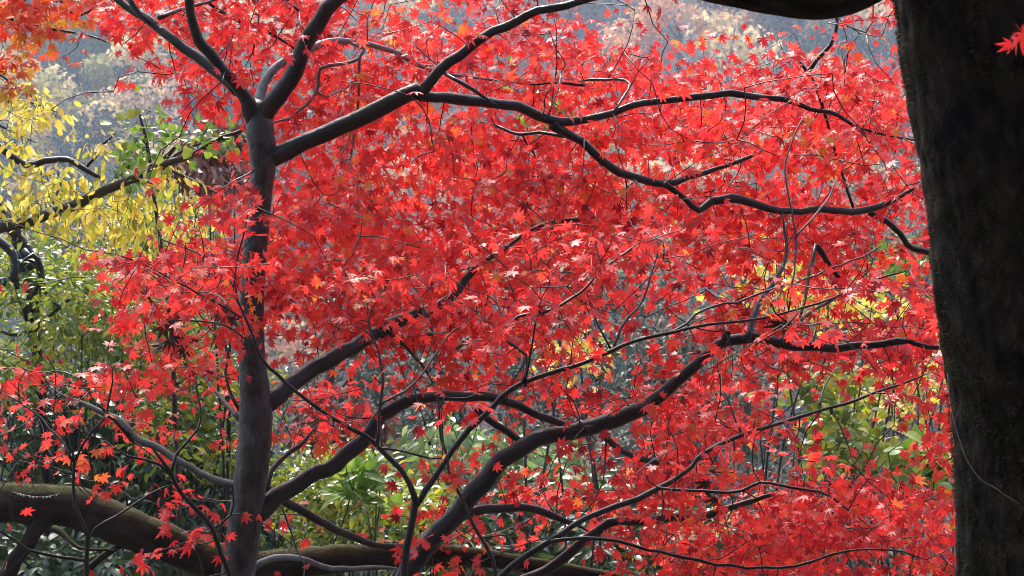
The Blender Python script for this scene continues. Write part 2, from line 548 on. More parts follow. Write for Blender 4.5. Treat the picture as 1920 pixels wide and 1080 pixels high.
# ------------------------------------------------------------------ growing twigs and leaves on a traced skeleton
class Thing:
    """A tree or shrub: root empty, trunk and limbs (each with its twigs), foliage hung on each limb."""
    def __init__(self, name, base, label, cat, group=None):
        self.root = empty(name, base, label, cat, group)
        self.limbs = []            # dict(name, tubes, mat, leaves, parts)
        self.pos, self.rad, self.own, self.dirv = [], [], [], []
        self.nk = len(bpy.data.objects)

    def limb(self, name, strands, mat, sides=12, bump=0.085, grow=True, step=0.04, label=None, freq=12.0, ridge=0.0, kink=1.0):
        L = dict(name=name, tubes=Tubes(), mat=mat, leaves=[], label=label)
        self.limbs.append(L)
        k = len(self.limbs) - 1
        for si, s in enumerate(strands):
            s = np.array(s, float)
            if name == 'limb' and s[:, 3].max() < 0.06:
                s[:, 3] *= 0.93
            e = s[-1, :3] - s[-2, :3]
            e = e / (np.linalg.norm(e) + 1e-9)
            tip = s[-1, :3] + (e + rng.normal(0, 0.18, 3)) * min(0.22, 14 * s[-1, 3])
            if s[-1, 3] < 0.0062:
                s = np.vstack([s, [*tip, s[-1, 3] * 0.3]])
            p = smoothpath(s, step)
            if kink:
                sl2 = np.concatenate([[0], np.cumsum(np.linalg.norm(np.diff(p[:, :3], axis=0), axis=1))])[:, None]
                off = np.column_stack([wob(sl2 * 14, 1000 + self.nk * 3 + ax_) for ax_ in range(3)])
                p[:, :3] += off * (0.22 * p[:, 3:4] + 0.0026) * kink
                p[:, 3] *= 1 + 0.07 * kink * wob(sl2 * 22, 5000 + self.nk)
                self.nk += 1
            rm = p[:, 3].max()
            sd = sides if rm > 0.012 else (7 if rm > 0.005 else 5)
            L['tubes'].add(p, sd, bump, seed=k * 31 + si + len(self.limbs) * 7, freq=freq, ridge=ridge)
            if grow:
                self.pos.append(p[:, :3]); self.rad.append(p[:, 3])
                self.own.append(np.full(len(p), k))
                self.dirv.append(nrmz(np.gradient(p[:, :3], axis=0)))
        return k


def grow(things, attract, leaf_fn, thick_pen=0.25, rmax=0.0042, bend=0.16, step=0.05, twig_sides=4, up=0.0, rmin=0.0011):
    """Join every spray point to the nearest wood of the given things by a bent twig, then hang leaves on its end."""
    pos = np.vstack([np.vstack(t.pos) for t in things])
    rad = np.concatenate([np.concatenate(t.rad) for t in things])
    own = np.concatenate([np.concatenate(t.own) for t in things])
    tid = np.concatenate([np.full(sum(len(q) for q in t.pos), i) for i, t in enumerate(things)])
    cap = len(pos) + len(attract) * 14
    P_ = np.zeros((cap, 3)); R_ = np.zeros(cap); O_ = np.zeros(cap, int); T_ = np.zeros(cap, int)
    n = len(pos)
    P_[:n], R_[:n], O_[:n], T_[:n] = pos, rad, own, tid
    A = np.asarray(attract, float)
    d0 = np.array([np.min(np.sum((pos - a) ** 2, 1)) for a in A])
    for ai in np.argsort(d0):
        a = A[ai]
        d = np.linalg.norm(P_[:n] - a, axis=1) + np.clip(R_[:n] - 0.012, 0, 1) * thick_pen * 40
        k = int(np.argmin(d))
        s = P_[k]
        L = np.linalg.norm(a - s)
        if L < 0.015:
            a = a + rng.normal(0, 0.02, 3); L = np.linalg.norm(a - s)
        mid = (s + a) / 2 + rng.normal(0, bend * L, 3) * np.array([1, 1, 0.6]) + np.array([0, 0, up * L])
        m = int(np.clip(L / step, 3, 12))
        tt = np.linspace(0, 1, m + 1)[:, None]
        c = (1 - tt) ** 2 * s + 2 * tt * (1 - tt) * mid + tt ** 2 * a
        c[1:-1] += rng.normal(0, 0.012 * min(L, 0.5), (m - 1, 3))
        r0 = min(R_[k] * 0.75, 0.0014 + 0.0038 * L, rmax)
        r0 = max(r0, rmin * 1.3)
        r = np.linspace(r0, rmin, m + 1)
        th = things[T_[k]]
        limb = th.limbs[O_[k]]
        limb['tubes'].add(np.column_stack([c, r]), twig_sides, 0.0)
        q = m
        P_[n:n + q] = c[1:]; R_[n:n + q] = r[1:]; O_[n:n + q] = O_[k]; T_[n:n + q] = T_[k]
        n += q
        limb['leaves'].append(leaf_fn(c))


def spray_maple(size=0.038, nleaf=(8, 13), spread=0.12, face=0.60, droop=0.5, tone=(0.12, 0.88)):
    def fn(c):
        n = rng.integers(*nleaf)
        end = c[-1]
        d = nrmz(c[-1] - c[-2])
        t = rng.uniform(0, 1, n) ** 0.8
        Lc = np.linalg.norm(c[-1] - c[0])
        span = min(1.0, 0.16 / max(Lc, 0.05)) * (len(c) - 1)
        idx = (len(c) - 1) - t * span
        lo = np.floor(idx).astype(int); hi = np.minimum(lo + 1, len(c) - 1); fr = (idx - lo)[:, None]
        p = c[lo] * (1 - fr) + c[hi] * fr
        out = rng.normal(0, 1, (n, 3)); out[:, 2] *= 0.25
        out = nrmz(out + 0.9 * d)
        p = p + out * rng.uniform(0.015, spread, n)[:, None] * np.array([1.1, 1, 0.7])
        ax = out + np.column_stack([np.zeros(n), np.zeros(n), -rng.uniform(0.0, 2 * droop, n)])
        base_n = np.array([0, -face, 1 - face * 0.45]) + rng.normal(0, 0.22, 3)
        nn = base_n + rng.normal(0, 0.42, (n, 3))
        sz = size * rng.uniform(0.6, 1.25, n)
        tone0 = rng.uniform(*tone)
        rd = np.clip(tone0 + rng.normal(0, 0.15, n), 0, 1)
        return p, ax, nn, sz, rd
    return fn


def spray_leaf(size, nleaf=(8, 14), spread=0.12, droop=0.3, face=0.4, jitter=0.6, sv=(0.65, 1.2), hang=False, tail=0.3):
    def fn(c):
        n = rng.integers(*nleaf)
        d = nrmz(c[-1] - c[-2])
        Lc = np.linalg.norm(c[-1] - c[0])
        span = min(1.0, tail / max(Lc, 0.05)) * (len(c) - 1)
        idx = (len(c) - 1) - rng.uniform(0, 1, n) * span
        lo = np.floor(idx).astype(int); hi = np.minimum(lo + 1, len(c) - 1); fr = (idx - lo)[:, None]
        p = c[lo] * (1 - fr) + c[hi] * fr
        out = nrmz(rng.normal(0, 1, (n, 3)) * np.array([1, 1, 0.6]) + 0.6 * d)
        p = p + out * rng.uniform(0.0, spread, n)[:, None]
        ax = out + np.array([0, 0, -droop]) + (np.array([0, 0, -0.8]) if hang else 0)
        nn = np.array([0, -face, 1 - face * 0.5]) + rng.normal(0, jitter, (n, 3))
        sz = size * rng.uniform(*sv, n)
        rd = np.clip(rng.uniform(0, 1) * 0.6 + rng.uniform(0, 1, n) * 0.4, 0, 1)
        return p, ax, nn, sz, rd
    return fn


def finish(th, leaf_mat_, templates, leafname='foliage'):
    for L in th.limbs:
        o = L['tubes'].build(L['name'], L['mat'], th.root)
        if L['label']:
            o['label'] = L['label']
        if L['leaves']:
            p, ax, nn, sz, rd = [np.concatenate([q[i] for q in L['leaves']]) for i in range(5)]
            V, Fc, rv = instance(templates, p, ax, nn, sz, rd)
            build(leafname, V, Fc, leaf_mat_, o, False, {'rnd': rv})


def tr(pts, d0, d1=None):
    """Traced branch: rows (px, py, r_px[, depth]) -> rows (x, y, z, r) with depth running d0 to d1."""
    d1 = d0 if d1 is None else d1
    q = np.array([p[:3] for p in pts], float)
    s = np.concatenate([[0], np.cumsum(np.linalg.norm(np.diff(q[:, :2], axis=0), axis=1))])
    f = s / max(s[-1], 1e-6)
    out = []
    for (px, py, r), ff in zip(q, f):
        d = d0 + (d1 - d0) * ff
        out.append([*P(px, py, d), r * d / F])
    return np.array(out)


def down(px, py, d, r, sink=0.15):
    """Foot of a stem standing on the ground under pixel px at distance d."""
    x = (px - 960) / F * d
    return np.array([x, d, gz(x, d) - sink, r * d / F])


# ================================================================== the main maple
D = 5.0
foot = down(428, 0, D, 62)
maple = Thing('maple_tree', (foot[0], foot[1], gz(foot[0], foot[1])),
              'dark smooth-barked maple with wide forks and a full crown of scarlet leaves', 'tree')
trunk_pts = np.vstack([[foot, down(432, 0, D, 54, -0.45)],
                       tr([(436, 1200, 38), (447, 1080, 32), (460, 980, 31.5), (471, 900, 31), (480, 780, 31), (476, 700, 27), (472, 640, 24.5),
                           (474, 540, 23), (481, 440, 22), (489, 360, 22), (494, 300, 25), (489, 250, 27), (486, 215, 24), (482, 196, 16)], D)])
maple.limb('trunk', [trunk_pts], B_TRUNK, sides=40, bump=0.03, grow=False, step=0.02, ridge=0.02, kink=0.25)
maple.limb('limb', [
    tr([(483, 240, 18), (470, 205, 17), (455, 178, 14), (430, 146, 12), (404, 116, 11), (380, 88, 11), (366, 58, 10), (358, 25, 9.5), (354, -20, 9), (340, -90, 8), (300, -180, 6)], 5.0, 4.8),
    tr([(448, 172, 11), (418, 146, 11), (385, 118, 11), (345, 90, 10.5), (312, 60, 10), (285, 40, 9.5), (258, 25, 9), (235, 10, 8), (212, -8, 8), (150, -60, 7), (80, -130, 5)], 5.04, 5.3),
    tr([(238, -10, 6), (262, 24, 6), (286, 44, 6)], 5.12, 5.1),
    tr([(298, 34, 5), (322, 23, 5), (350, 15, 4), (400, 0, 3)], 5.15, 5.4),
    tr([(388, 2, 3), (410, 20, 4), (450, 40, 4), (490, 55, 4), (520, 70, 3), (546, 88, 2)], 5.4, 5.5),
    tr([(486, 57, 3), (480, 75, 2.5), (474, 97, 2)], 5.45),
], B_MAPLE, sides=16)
maple.limb('limb', [
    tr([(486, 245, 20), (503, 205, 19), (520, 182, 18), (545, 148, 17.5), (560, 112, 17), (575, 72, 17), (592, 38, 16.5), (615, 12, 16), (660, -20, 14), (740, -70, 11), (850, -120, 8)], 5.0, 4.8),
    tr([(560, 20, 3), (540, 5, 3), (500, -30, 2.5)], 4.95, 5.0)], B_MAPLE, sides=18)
maple.limb('limb', [
    tr([(482, 225, 14), (482, 195, 12), (490, 163, 10), (507, 138, 9), (535, 116, 8.5), (565, 104, 8), (600, 85, 7.5), (632, 77, 6.5), (668, 79, 5.5), (712, 88, 5.5), (750, 105, 5.5), (782, 121, 5), (812, 132, 4.5), (870, 141, 3.2), (960, 152, 2)], 5.08, 5.5),
    tr([(660, 80, 4), (684, 90, 4), (672, 108, 4), (640, 118, 4), (600, 128, 4), (597, 160, 4), (585, 186, 3.6), (565, 207, 3.2), (545, 224, 3), (520, 229, 2.5)], 5.25, 5.3),
    tr([(676, 104, 3), (673, 140, 3), (672, 180, 3), (665, 245, 2.6), (660, 285, 2)], 5.3, 5.4),
    tr([(594, 172, 2.6), (615, 180, 2.4), (640, 170, 2)], 5.3, 5.5)], B_PALE, sides=12, label='pale grey lichened limb')
maple.limb('limb', [
    tr([(494, 305, 15), (512, 297, 18), (540, 287, 19), (572, 270, 17.5), (620, 244, 17), (680, 216, 16.5), (740, 190, 16), (785, 172, 15)], 5.0, 4.95),
    tr([(778, 178, 15), (800, 158, 12), (822, 135, 11), (860, 101, 10.5), (900, 74, 10), (950, 48, 10), (1008, 22, 9), (1060, 8, 8), (1120, -4, 7), (1200, -30, 6), (1320, -90, 5)], 4.95, 4.8),
    tr([(780, 176, 13.05), (800, 182, 11.31), (832, 184, 11.31), (880, 186, 11.31), (930, 193, 10.44), (972, 201, 10.44), (1010, 220, 10.44), (1050, 229, 9.57), (1100, 222, 7.83), (1150, 212, 7.39), (1182, 199, 6.96), (1230, 190, 6.96), (1290, 185, 6.96), (1340, 180, 6.96), (1372, 173, 6.96), (1420, 180, 6.53), (1470, 187, 6.09), (1520, 205, 5.22), (1570, 215, 4.35), (1602, 235, 3.48), (1650, 250, 2.78), (1690, 258, 2.17), (1800, 270, 1.74)], 4.95, 5.4),
    tr([(1035, 232, 10), (1062, 248, 9.5), (1090, 264, 9), (1115, 290, 9), (1142, 314, 9), (1180, 329, 8), (1215, 338, 8), (1246, 344, 7.5), (1290, 333, 6), (1340, 320, 5), (1372, 308, 4.5), (1405, 293, 4), (1442, 278, 3)], 5.05, 5.4),
    tr([(1246, 344, 6), (1285, 374, 5.5), (1310, 395, 7), (1335, 379, 8.5), (1370, 371, 9.5), (1402, 379, 9), (1440, 392, 8), (1480, 396, 7), (1560, 393, 7), (1620, 395, 7), (1655, 385, 7), (1686, 367, 5), (1720, 350, 3)], 5.2, 5.5),
    tr([(1630, 398, 6), (1650, 408, 6.5), (1672, 424, 6.5), (1688, 440, 6.5), (1700, 460, 6.5), (1722, 471, 6.5), (1756, 476, 6), (1800, 470, 5)], 5.5, 5.6),
    tr([(838, 140, 4), (870, 160, 5), (905, 180, 3)], 5.0, 4.95),
    tr([(930, 235, 3), (975, 252, 3.5), (1010, 248, 3.5), (1050, 254, 4)], 5.25, 5.12),
    tr([(980, 254, 2.5), (990, 275, 2.2), (1000, 285, 2)], 5.25, 5.3),
    tr([(1515, 137, 5), (1530, 112, 4.5), (1555, 88, 4), (1566, 65, 4), (1570, 40, 3.5), (1560, 0, 3)], 5.5, 5.5),
    tr([(1600, 393, 3), (1570, 300, 3), (1515, 137, 4)], 5.55, 5.5),
    tr([(1105, 160, 3), (1040, 155, 2.5), (985, 158, 2)], 5.3, 5.3), tr([(1150, 212, 3), (1180, 155, 3), (1105, 152, 3)], 5.05, 5.3),
], B_MAPLE, sides=16)
maple.limb('limb', [
    tr([(478, 770, 17.6), (500, 755, 21.12), (522, 738, 19.36), (552, 717, 18.48), (592, 694, 17.6), (640, 662, 16.72), (690, 632, 15.84), (730, 612, 14.96), (770, 595, 12.32), (805, 580, 10.56), (842, 558, 9.68), (882, 514, 7.92), (902, 495, 6.16), (942, 468, 4.4), (1000, 430, 3.52), (1060, 412, 5.28), (1080, 412, 5.28), (1120, 405, 3.52)], 5.0, 5.6),
    tr([(800, 585, 9), (806, 612, 8), (808, 630, 7), (800, 642, 6)], 5.2, 5.15),
    tr([(720, 617, 5), (760, 650, 4), (800, 700, 3)], 5.15, 5.4)], B_MAPLE, sides=18)
maple.limb('limb', [
    tr([(472, 965, 17), (498, 948, 20), (518, 933, 18), (560, 908, 16.5), (610, 878, 16), (660, 842, 16), (690, 815, 15), (714, 782, 14), (745, 758, 12), (790, 745, 11), (850, 745, 11), (900, 742, 10.5), (952, 752, 9), (992, 772, 8), (1032, 786, 8), (1070, 800, 6)], 5.0, 5.4),
    tr([(888, 760, 6), (905, 778, 7), (930, 796, 7), (962, 816, 7), (985, 836, 7)], 5.35, 5.4)], B_MAPLE, sides=16)
maple.limb('limb', [
    tr([(468, 920, 8), (438, 913, 8), (400, 898, 8), (360, 880, 8), (325, 858, 8), (300, 842, 8), (258, 822, 8), (232, 795, 7), (205, 780, 6), (170, 762, 5), (115, 740, 3.5)], 5.1, 5.5),
    tr([(448, 786, 5), (425, 757, 4.5), (395, 722, 4), (370, 690, 2.5)], 5.05, 5.3),
    tr([(450, 768, 4), (432, 735, 3.5), (424, 700, 3), (428, 660, 2.5)], 5.05, 5.1),
    tr([(248, 826, 5), (225, 800, 4), (205, 780, 4)], 5.35, 5.3)], B_GREY, sides=10)
maple.limb('limb', [
    tr([(478, 905, 9), (505, 920, 9), (540, 943, 9), (598, 974, 8), (650, 1000, 8), (700, 1022, 7), (764, 1026, 6)], 5.1, 5.4),
    tr([(498, 915, 7), (508, 885, 6), (528, 862, 5.5), (560, 835, 5), (580, 815, 3)], 5.1, 5.3)], B_GREY, sides=10)

# ================================================================== the leaning maple beyond it, on the right
foot2 = down(690, 0, 5.25, 42)
lean = Thing('maple_tree', (foot2[0], foot2[1], gz(foot2[0], foot2[1])),
             'leaning dark maple with a long sinuous bough reaching sideways to the mossy trunk', 'tree')
lean.limb('trunk', [np.vstack([[foot2], tr([(715, 1500, 30.4), (730, 1250, 25.6), (755, 1110, 22.4), (790, 1042, 20), (826, 1000, 18.4), (860, 958, 17.6), (900, 905, 17.2), (940, 866, 16.8), (982, 838, 16.8), (1032, 815, 16), (1090, 805, 15.6), (1150, 789, 15.2), (1202, 768, 14.4), (1242, 734, 12.8), (1290, 695, 11.6), (1330, 660, 10.8), (1366, 638, 10.8), (1420, 634, 10.4), (1460, 642, 9.6), (1510, 650, 8.8), (1572, 652, 8.4), (1632, 648, 7.6), (1682, 638, 7.2), (1705, 641, 5.6), (1745, 650, 4.8), (1800, 655, 4), (1900, 640, 3.2)], 5.2, 5.05)])],
          B_MAPLE, sides=28, bump=0.085, ridge=0.03)
lean.limb('limb', [
    tr([(1404, 636, 8), (1408, 612, 7.5), (1414, 590, 7), (1424, 560, 6), (1452, 528, 6), (1470, 498, 5), (1476, 470, 4), (1470, 430, 3)], 5.06, 5.3),
    tr([(1358, 640, 8), (1362, 628, 8), (1368, 622, 5)], 5.07, 5.05)], B_MAPLE)
lean.limb('limb', [
    tr([(1120, 800, 7), (1136, 822, 7), (1166, 846, 6.5), (1212, 863, 6), (1260, 868, 4), (1320, 860, 3)], 5.12, 5.4)], B_MAPLE)
lean.limb('limb', [
    tr([(775, 1060, 13.6), (800, 1010, 12.75), (835, 982, 11.05), (880, 962, 10.2), (930, 952, 10.2), (972, 950, 9.35), (1008, 956, 8.5), (1042, 970, 6.8), (1080, 985, 4.25)], 5.3, 5.6)], B_MAPLE)
lean.limb('limb', [
    tr([(800, 1120, 14), (900, 1110, 13), (1000, 1080, 11), (1060, 1046, 10), (1098, 1010, 10), (1140, 984, 9.5), (1228, 976, 9), (1280, 972, 8.5), (1335, 964, 8), (1398, 943, 6), (1450, 928, 4)], 5.3, 5.5)], B_MAPLE)
lean.limb('limb', [
    tr([(1465, 640, 5), (1500, 600, 4), (1560, 560, 3), (1640, 520, 2.5)], 5.08, 5.5),
    tr([(1530, 460, 6), (1548, 486, 6), (1562, 508, 6), (1574, 522, 5)], 5.5, 5.5),
    tr([(1500, 600, 3), (1515, 530, 4), (1530, 460, 5)], 5.3, 5.5)], B_MAPLE)


# ================================================================== maple saplings in front
def sapling(px, d, r, label, strands, sides=8):
    f = down(px, 0, d, r * 1.3)
    th = Thing('maple_sapling', (f[0], f[1], gz(f[0], f[1])), label, 'sapling', 'young maples in front of the big maple')
    strands = [[q * np.array([1, 1, 1, 0.82]) for q in (st if isinstance(st, list) else [st])] for st in strands]
    first = np.vstack([[f], strands[0][0]])
    th.limb('stem', [first], B_TWIG, sides=sides, bump=0.06, kink=1.8)
    for s in strands[1:]:
        th.limb('branch', s, B_TWIG, sides=sides, bump=0.06, kink=1.8)
    return th


sapA = sapling(740, 4.3, 10, 'slender black-stemmed maple sapling forking in a wide Y below the scarlet crown', [
    tr([(748, 1140, 10), (757, 1062, 9), (770, 1000, 9), (779, 950, 9), (782, 936, 9)], 4.3),
    [tr([(781, 945, 8), (771, 905, 6.5), (756, 880, 6), (727, 851, 6), (705, 832, 6), (660, 808, 5), (602, 771, 4.5), (560, 736, 4.2), (520, 706, 4), (495, 680, 3.6), (479, 640, 3.2), (456, 592, 3), (441, 530, 2.6), (449, 470, 2.4), (460, 425, 2)], 4.3, 4.4),
     tr([(706, 834, 4.5), (708, 780, 4), (716, 722, 3.6), (708, 660, 3), (690, 605, 2.6), (702, 562, 2.4), (736, 512, 2)], 4.3, 4.5),
     tr([(710, 760, 3), (760, 735, 3), (800, 690, 2.6), (850, 620, 2.4), (895, 585, 2)], 4.32, 4.6),
     tr([(458, 596, 2.8), (410, 570, 2.6), (350, 540, 2.4), (290, 506, 2), (230, 480, 1.6)], 4.35, 4.3),
     tr([(482, 648, 2.8), (440, 620, 2.4), (380, 600, 2.2), (310, 600, 1.8)], 4.35, 4.4),
     tr([(444, 545, 2.4), (405, 500, 2.2), (350, 465, 2), (300, 450, 1.6)], 4.38, 4.5),
     tr([(710, 836, 3), (780, 850, 2.8), (830, 860, 2.4), (830, 800, 2.4)], 4.3, 4.4)],
    [tr([(781, 945, 8), (796, 915, 7.5), (815, 885, 7), (850, 840, 7), (880, 806, 7), (922, 768, 6.5), (980, 722, 6), (1030, 700, 5.5), (1092, 681, 5), (1146, 655, 5), (1190, 640, 4.5), (1262, 625, 4), (1330, 610, 3.5), (1400, 598, 3.2), (1480, 580, 2.8), (1560, 560, 2.4), (1680, 515, 2)], 4.3, 4.6),
     tr([(982, 722, 4.5), (990, 692, 4.4), (985, 668, 4.2), (966, 651, 4.2), (948, 638, 4.2), (953, 612, 4), (975, 592, 4), (1020, 587, 3.8), (1068, 562, 3.6), (1110, 530, 3.2), (1130, 505, 3), (1160, 480, 2.6), (1190, 458, 2.4), (1222, 425, 2)], 4.35, 4.6),
     tr([(1128, 508, 2.6), (1120, 460, 2.2), (1118, 410, 1.8)], 4.55, 4.65), tr([(950, 625, 2.6), (940, 590, 2.4), (925, 545, 2)], 4.4, 4.5),
     tr([(1146, 656, 3.5), (1162, 618, 3.2), (1192, 580, 2.8), (1220, 520, 2.4), (1232, 478, 1.8)], 4.45, 4.6),
     tr([(1146, 656, 3), (1122, 612, 2.6), (1108, 562, 2.2)], 4.45, 4.5), tr([(985, 722, 3.5), (992, 690, 3), (1000, 640, 2.6), (1010, 590, 2.2)], 4.35, 4.3),
     tr([(1250, 628, 3), (1320, 582, 3), (1400, 560, 2.8), (1460, 540, 2.6), (1530, 515, 2.2), (1640, 470, 2)], 4.5, 4.8),
     tr([(1480, 580, 2), (1490, 445, 2.8), (1478, 380, 2.6), (1470, 320, 2.2), (1500, 230, 2)], 4.6, 4.9), tr([(1490, 445, 2.6), (1530, 400, 2.4), (1560, 355, 2)], 4.7, 4.9)]])
sapB = sapling(860, 4.2, 9, 'low maple sapling with a long dark shoot climbing towards the big bare trunk', [
    tr([(895, 1140, 8.5), (940, 1082, 8), (985, 1043, 8), (1028, 1016, 7.5)], 4.2),
    [tr([(1026, 1017, 7.5), (1090, 976, 7), (1150, 952, 7), (1192, 935, 7), (1240, 911, 6.5), (1270, 893, 6), (1292, 873, 5.5), (1318, 850, 5.2), (1352, 830, 5), (1392, 814, 5), (1450, 795, 4.5), (1520, 771, 4), (1580, 756, 3.5), (1640, 738, 3), (1720, 712, 2.4)], 4.2, 4.6),
     tr([(1392, 814, 2.6), (1372, 770, 2.4), (1362, 740, 2)], 4.35, 4.4), tr([(1540, 766, 2.4), (1540, 740, 2.4), (1560, 700, 2)], 4.5, 4.6),
     tr([(1236, 913, 4), (1290, 920, 4), (1345, 921, 4), (1392, 917, 4), (1425, 902, 4), (1462, 904, 3.8), (1502, 913, 3.6), (1560, 930, 3), (1592, 955, 2.6), (1612, 972, 2)], 4.3, 4.2)],
    [tr([(1026, 1017, 5), (1062, 1012, 4.6), (1130, 1011, 4.4), (1180, 1020, 4.2), (1212, 1030, 4), (1280, 1046, 4), (1342, 1061, 4), (1402, 1063, 3.8), (1490, 1060, 3.4), (1556, 1041, 3), (1640, 1028, 2.4), (1720, 1040, 2)], 4.2, 4.1)]])
sapC = sapling(950, 4.5, 5, 'thin wiry maple sapling rising past the leaning bough', [
    tr([(938, 1100, 4.6), (926, 1050, 4.2), (905, 1010, 4), (880, 970, 3.8), (866, 925, 3.6), (842, 885, 3.2), (838, 850, 3), (826, 800, 2.8), (822, 745, 2.2)], 4.5, 4.6)])
sapD = sapling(168, 4.2, 7, 'maple sapling with a fork of thin dark shoots before the thick mossy trunk', [
    tr([(160, 1130, 6.5), (162, 1060, 5.6), (164, 1005, 5), (152, 965, 4.5), (140, 940, 4.4), (138, 900, 4.2), (141, 862, 4)], 4.2),
    [tr([(141, 866, 3.6), (120, 832, 3.2), (92, 803, 3), (60, 770, 2.4), (20, 745, 2)], 4.2, 4.3)],
    [tr([(141, 866, 3.6), (170, 812, 3.2), (198, 782, 3), (206, 740, 2.6), (210, 690, 2)], 4.2, 4.3)],
    [tr([(163, 1052, 4.4), (112, 1045, 4), (50, 1031, 3.6), (0, 995, 3.2), (-60, 970, 3)], 4.2, 4.1),
     tr([(166, 1015, 3), (180, 990, 2.8), (215, 965, 2.6), (260, 940, 2.2), (310, 915, 1.8)], 4.2, 4.3)]])
sapE = sapling(445, 4.4, 8, 'maple sapling arching leftwards close against the foot of the big trunk', [
    tr([(440, 1140, 7), (428, 1075, 6.4), (418, 1035, 6), (400, 986, 6), (376, 960, 5.6), (350, 940, 5.4), (332, 910, 5), (320, 885, 5)], 4.4, 4.3),
    [tr([(321, 888, 4), (302, 870, 3.6), (240, 856, 3), (222, 842, 2.4)], 4.3)],
    [tr([(321, 886, 4), (331, 852, 3.6), (350, 830, 3.2), (370, 806, 3), (375, 770, 2.4), (365, 720, 2)], 4.3, 4.4),
     tr([(402, 990, 3), (432, 965, 2.6), (436, 920, 2)], 4.4, 4.35)]])

# ================================================================== how the red leaves are spread (photo read in 60-pixel cells, tenths covered)
GRID = [
    "8888888889755688865322111013700000",
    "6335358889999988887655234433500000",
    "4001267878998888777777777788750000",
    "0000168667997576677899999998850000",
    "0000001257886899888988888888750000",
    "0000000468999999998755568766600000",
    "0000026888999999999867888888650000",
    "0001058889999999999999999988630000",
    "0005899999999999988876644687600000",
    "0006777789999898988546776446888000",
    "0015656546888888742267877777888600",
    "4556777522246777766666776777776500",
    "5325344447645456455787764433440000",
    "4312445447643333434258987533211000",
    "3554443211112444234678875543320000",
    "2233344222111555566777778988880000",
    "0032112332215663455678899999880000",
    "0000444100014652211467788877760000",
]
# rows above were typed left to right in 60-px cells; cells 29..31 sit behind the near trunk
G = np.zeros((18, 32))
for i, row in enumerate(GRID):
    for j in range(32):
        G[i, j] = int(row[j]) if j < len(row) else 0
G = np.minimum(G, 9.3) / 10
PADX, PADT, PADB = 2, 3, 1
G[1:7, 18:28] = np.clip(G[1:7, 18:28] * np.where(G[1:7, 18:28] > 0.45, 1.14, 1.0), 0, 0.93)
GP = np.pad(G, ((PADT, PADB), (PADX, PADX)), mode='edge')
for i in range(GP.shape[0]):
    for j in range(PADX + 29, GP.shape[1]):
        GP[i, j] = 0.6 if i > PADT + 2 else 0.35
wgt = -np.log(1 - np.clip(GP, 0, 0.94)) * np.interp(GP, [0.2, 0.45, 0.75], [0.38, 0.58, 1.0])


def cellpoints(w_, k):
    n = rng.poisson(w_ * k)
    ii, jj = np.nonzero(n)
    out = []
    for i, j in zip(ii, jj):
        for _ in range(n[i, j]):
            out.append(((j - PADX + rng.uniform(0, 1)) * 60, (i - PADT + rng.uniform(0, 1)) * 60))
    return np.array(out)


def frontshare(x, y):
    if y > 660 and x < 440: return 0.85
    if 180 < x < 540 and 400 < y <= 700: return 0.55
    if 690 < x < 920 and y > 870: return 0.7
    if x > 1050 and y > 850: return 0.6
    if 880 < x < 1320 and 420 < y < 760: return 0.3
    if 600 < x < 900 and 500 < y < 760: return 0.2
    if x >= 1320 and 500 < y < 850: return 0.25
    return 0.0


def wood(things, rmin):
    out = []
    for th in things:
        for pp_, rr_ in zip(th.pos, th.rad):
            m = rr_ > rmin
            out.append(pp_[m])
    w_ = np.vstack(out)
    return np.column_stack([960 + w_[:, 0] / w_[:, 1] * F, 540 - (w_[:, 2] - EYE) / w_[:, 1] * F, w_[:, 1]])


BIG = np.vstack([wood([maple, lean], 0.0085), np.column_stack([np.full(90, 478.0), np.linspace(200, 1080, 90), np.full(90, 5.0)])])
THIN = wood([sapA, sapB, sapC, sapD, sapE], 0.0032)


def behind(x, y, d, W, reach, keep):
    """Most sprays hang on the far side of the bough or stem they grow beside."""
    q = (W[:, 0] - x) ** 2 + (W[:, 1] - y) ** 2
    k = int(np.argmin(q))
    if q[k] < reach ** 2 and d < W[k, 2] + 0.13 and rng.uniform() > keep:
        return W[k, 2] + rng.uniform(0.15, 0.6)
    return d


SPRAY_K = 4.5
pts = cellpoints(wgt, SPRAY_K)
back, front, orange = [], [], []
for x, y in pts:
    if x < 190 and y < 190:
        if rng.uniform() < 0.75:
            orange.append(P(x, y, rng.uniform(6.0, 6.9)))
    elif rng.uniform() < frontshare(x, y):
        if rng.uniform() < (0.5 if x < 440 and y > 660 else 0.9):
            d = behind(x, y, rng.uniform(4.15, 4.85), THIN, 50, 0.4)
            front.append(P(x, y, behind(x, y, d, BIG, 65, 0.25)))
    else:
        d = rng.uniform(4.75, 5.2) if rng.uniform() < 0.07 else rng.uniform(5.25, 6.5)
        back.append(P(x, y, behind(x, y, d, BIG, 60, 0.17)))
for x, y, n in [(478, 388, 2), (470, 412, 2), (478, 470, 1), (480, 495, 1), (470, 610, 2), (455, 630, 2), (500, 635, 1), (430, 520, 2), (520, 410, 2), (800, 600, 2), (860, 570, 2), (700, 650, 1), (1090, 650, 1)]:
    front += [P(x + rng.normal(0, 12), y + rng.normal(0, 8), rng.uniform(4.6, 4.85)) for _ in range(n)]
fine_b, fine_f = [], []
for x, y in cellpoints(np.where(GP > 0.25, 1.0, 0.25), 0.75):
    if x < 1720 and not (x < 190 and y < 190):
        (fine_f if rng.uniform() < 0.35 + 0.5 * frontshare(x, y) and y > 380 else fine_b).append((x, y))
grow([maple, lean], [P(x, y, behind(x, y, rng.uniform(4.75, 5.3), BIG, 60, 0.3)) for x, y in fine_b], spray_maple(0.0255, nleaf=(1, 4)), rmax=0.004, bend=0.22, rmin=0.0014)
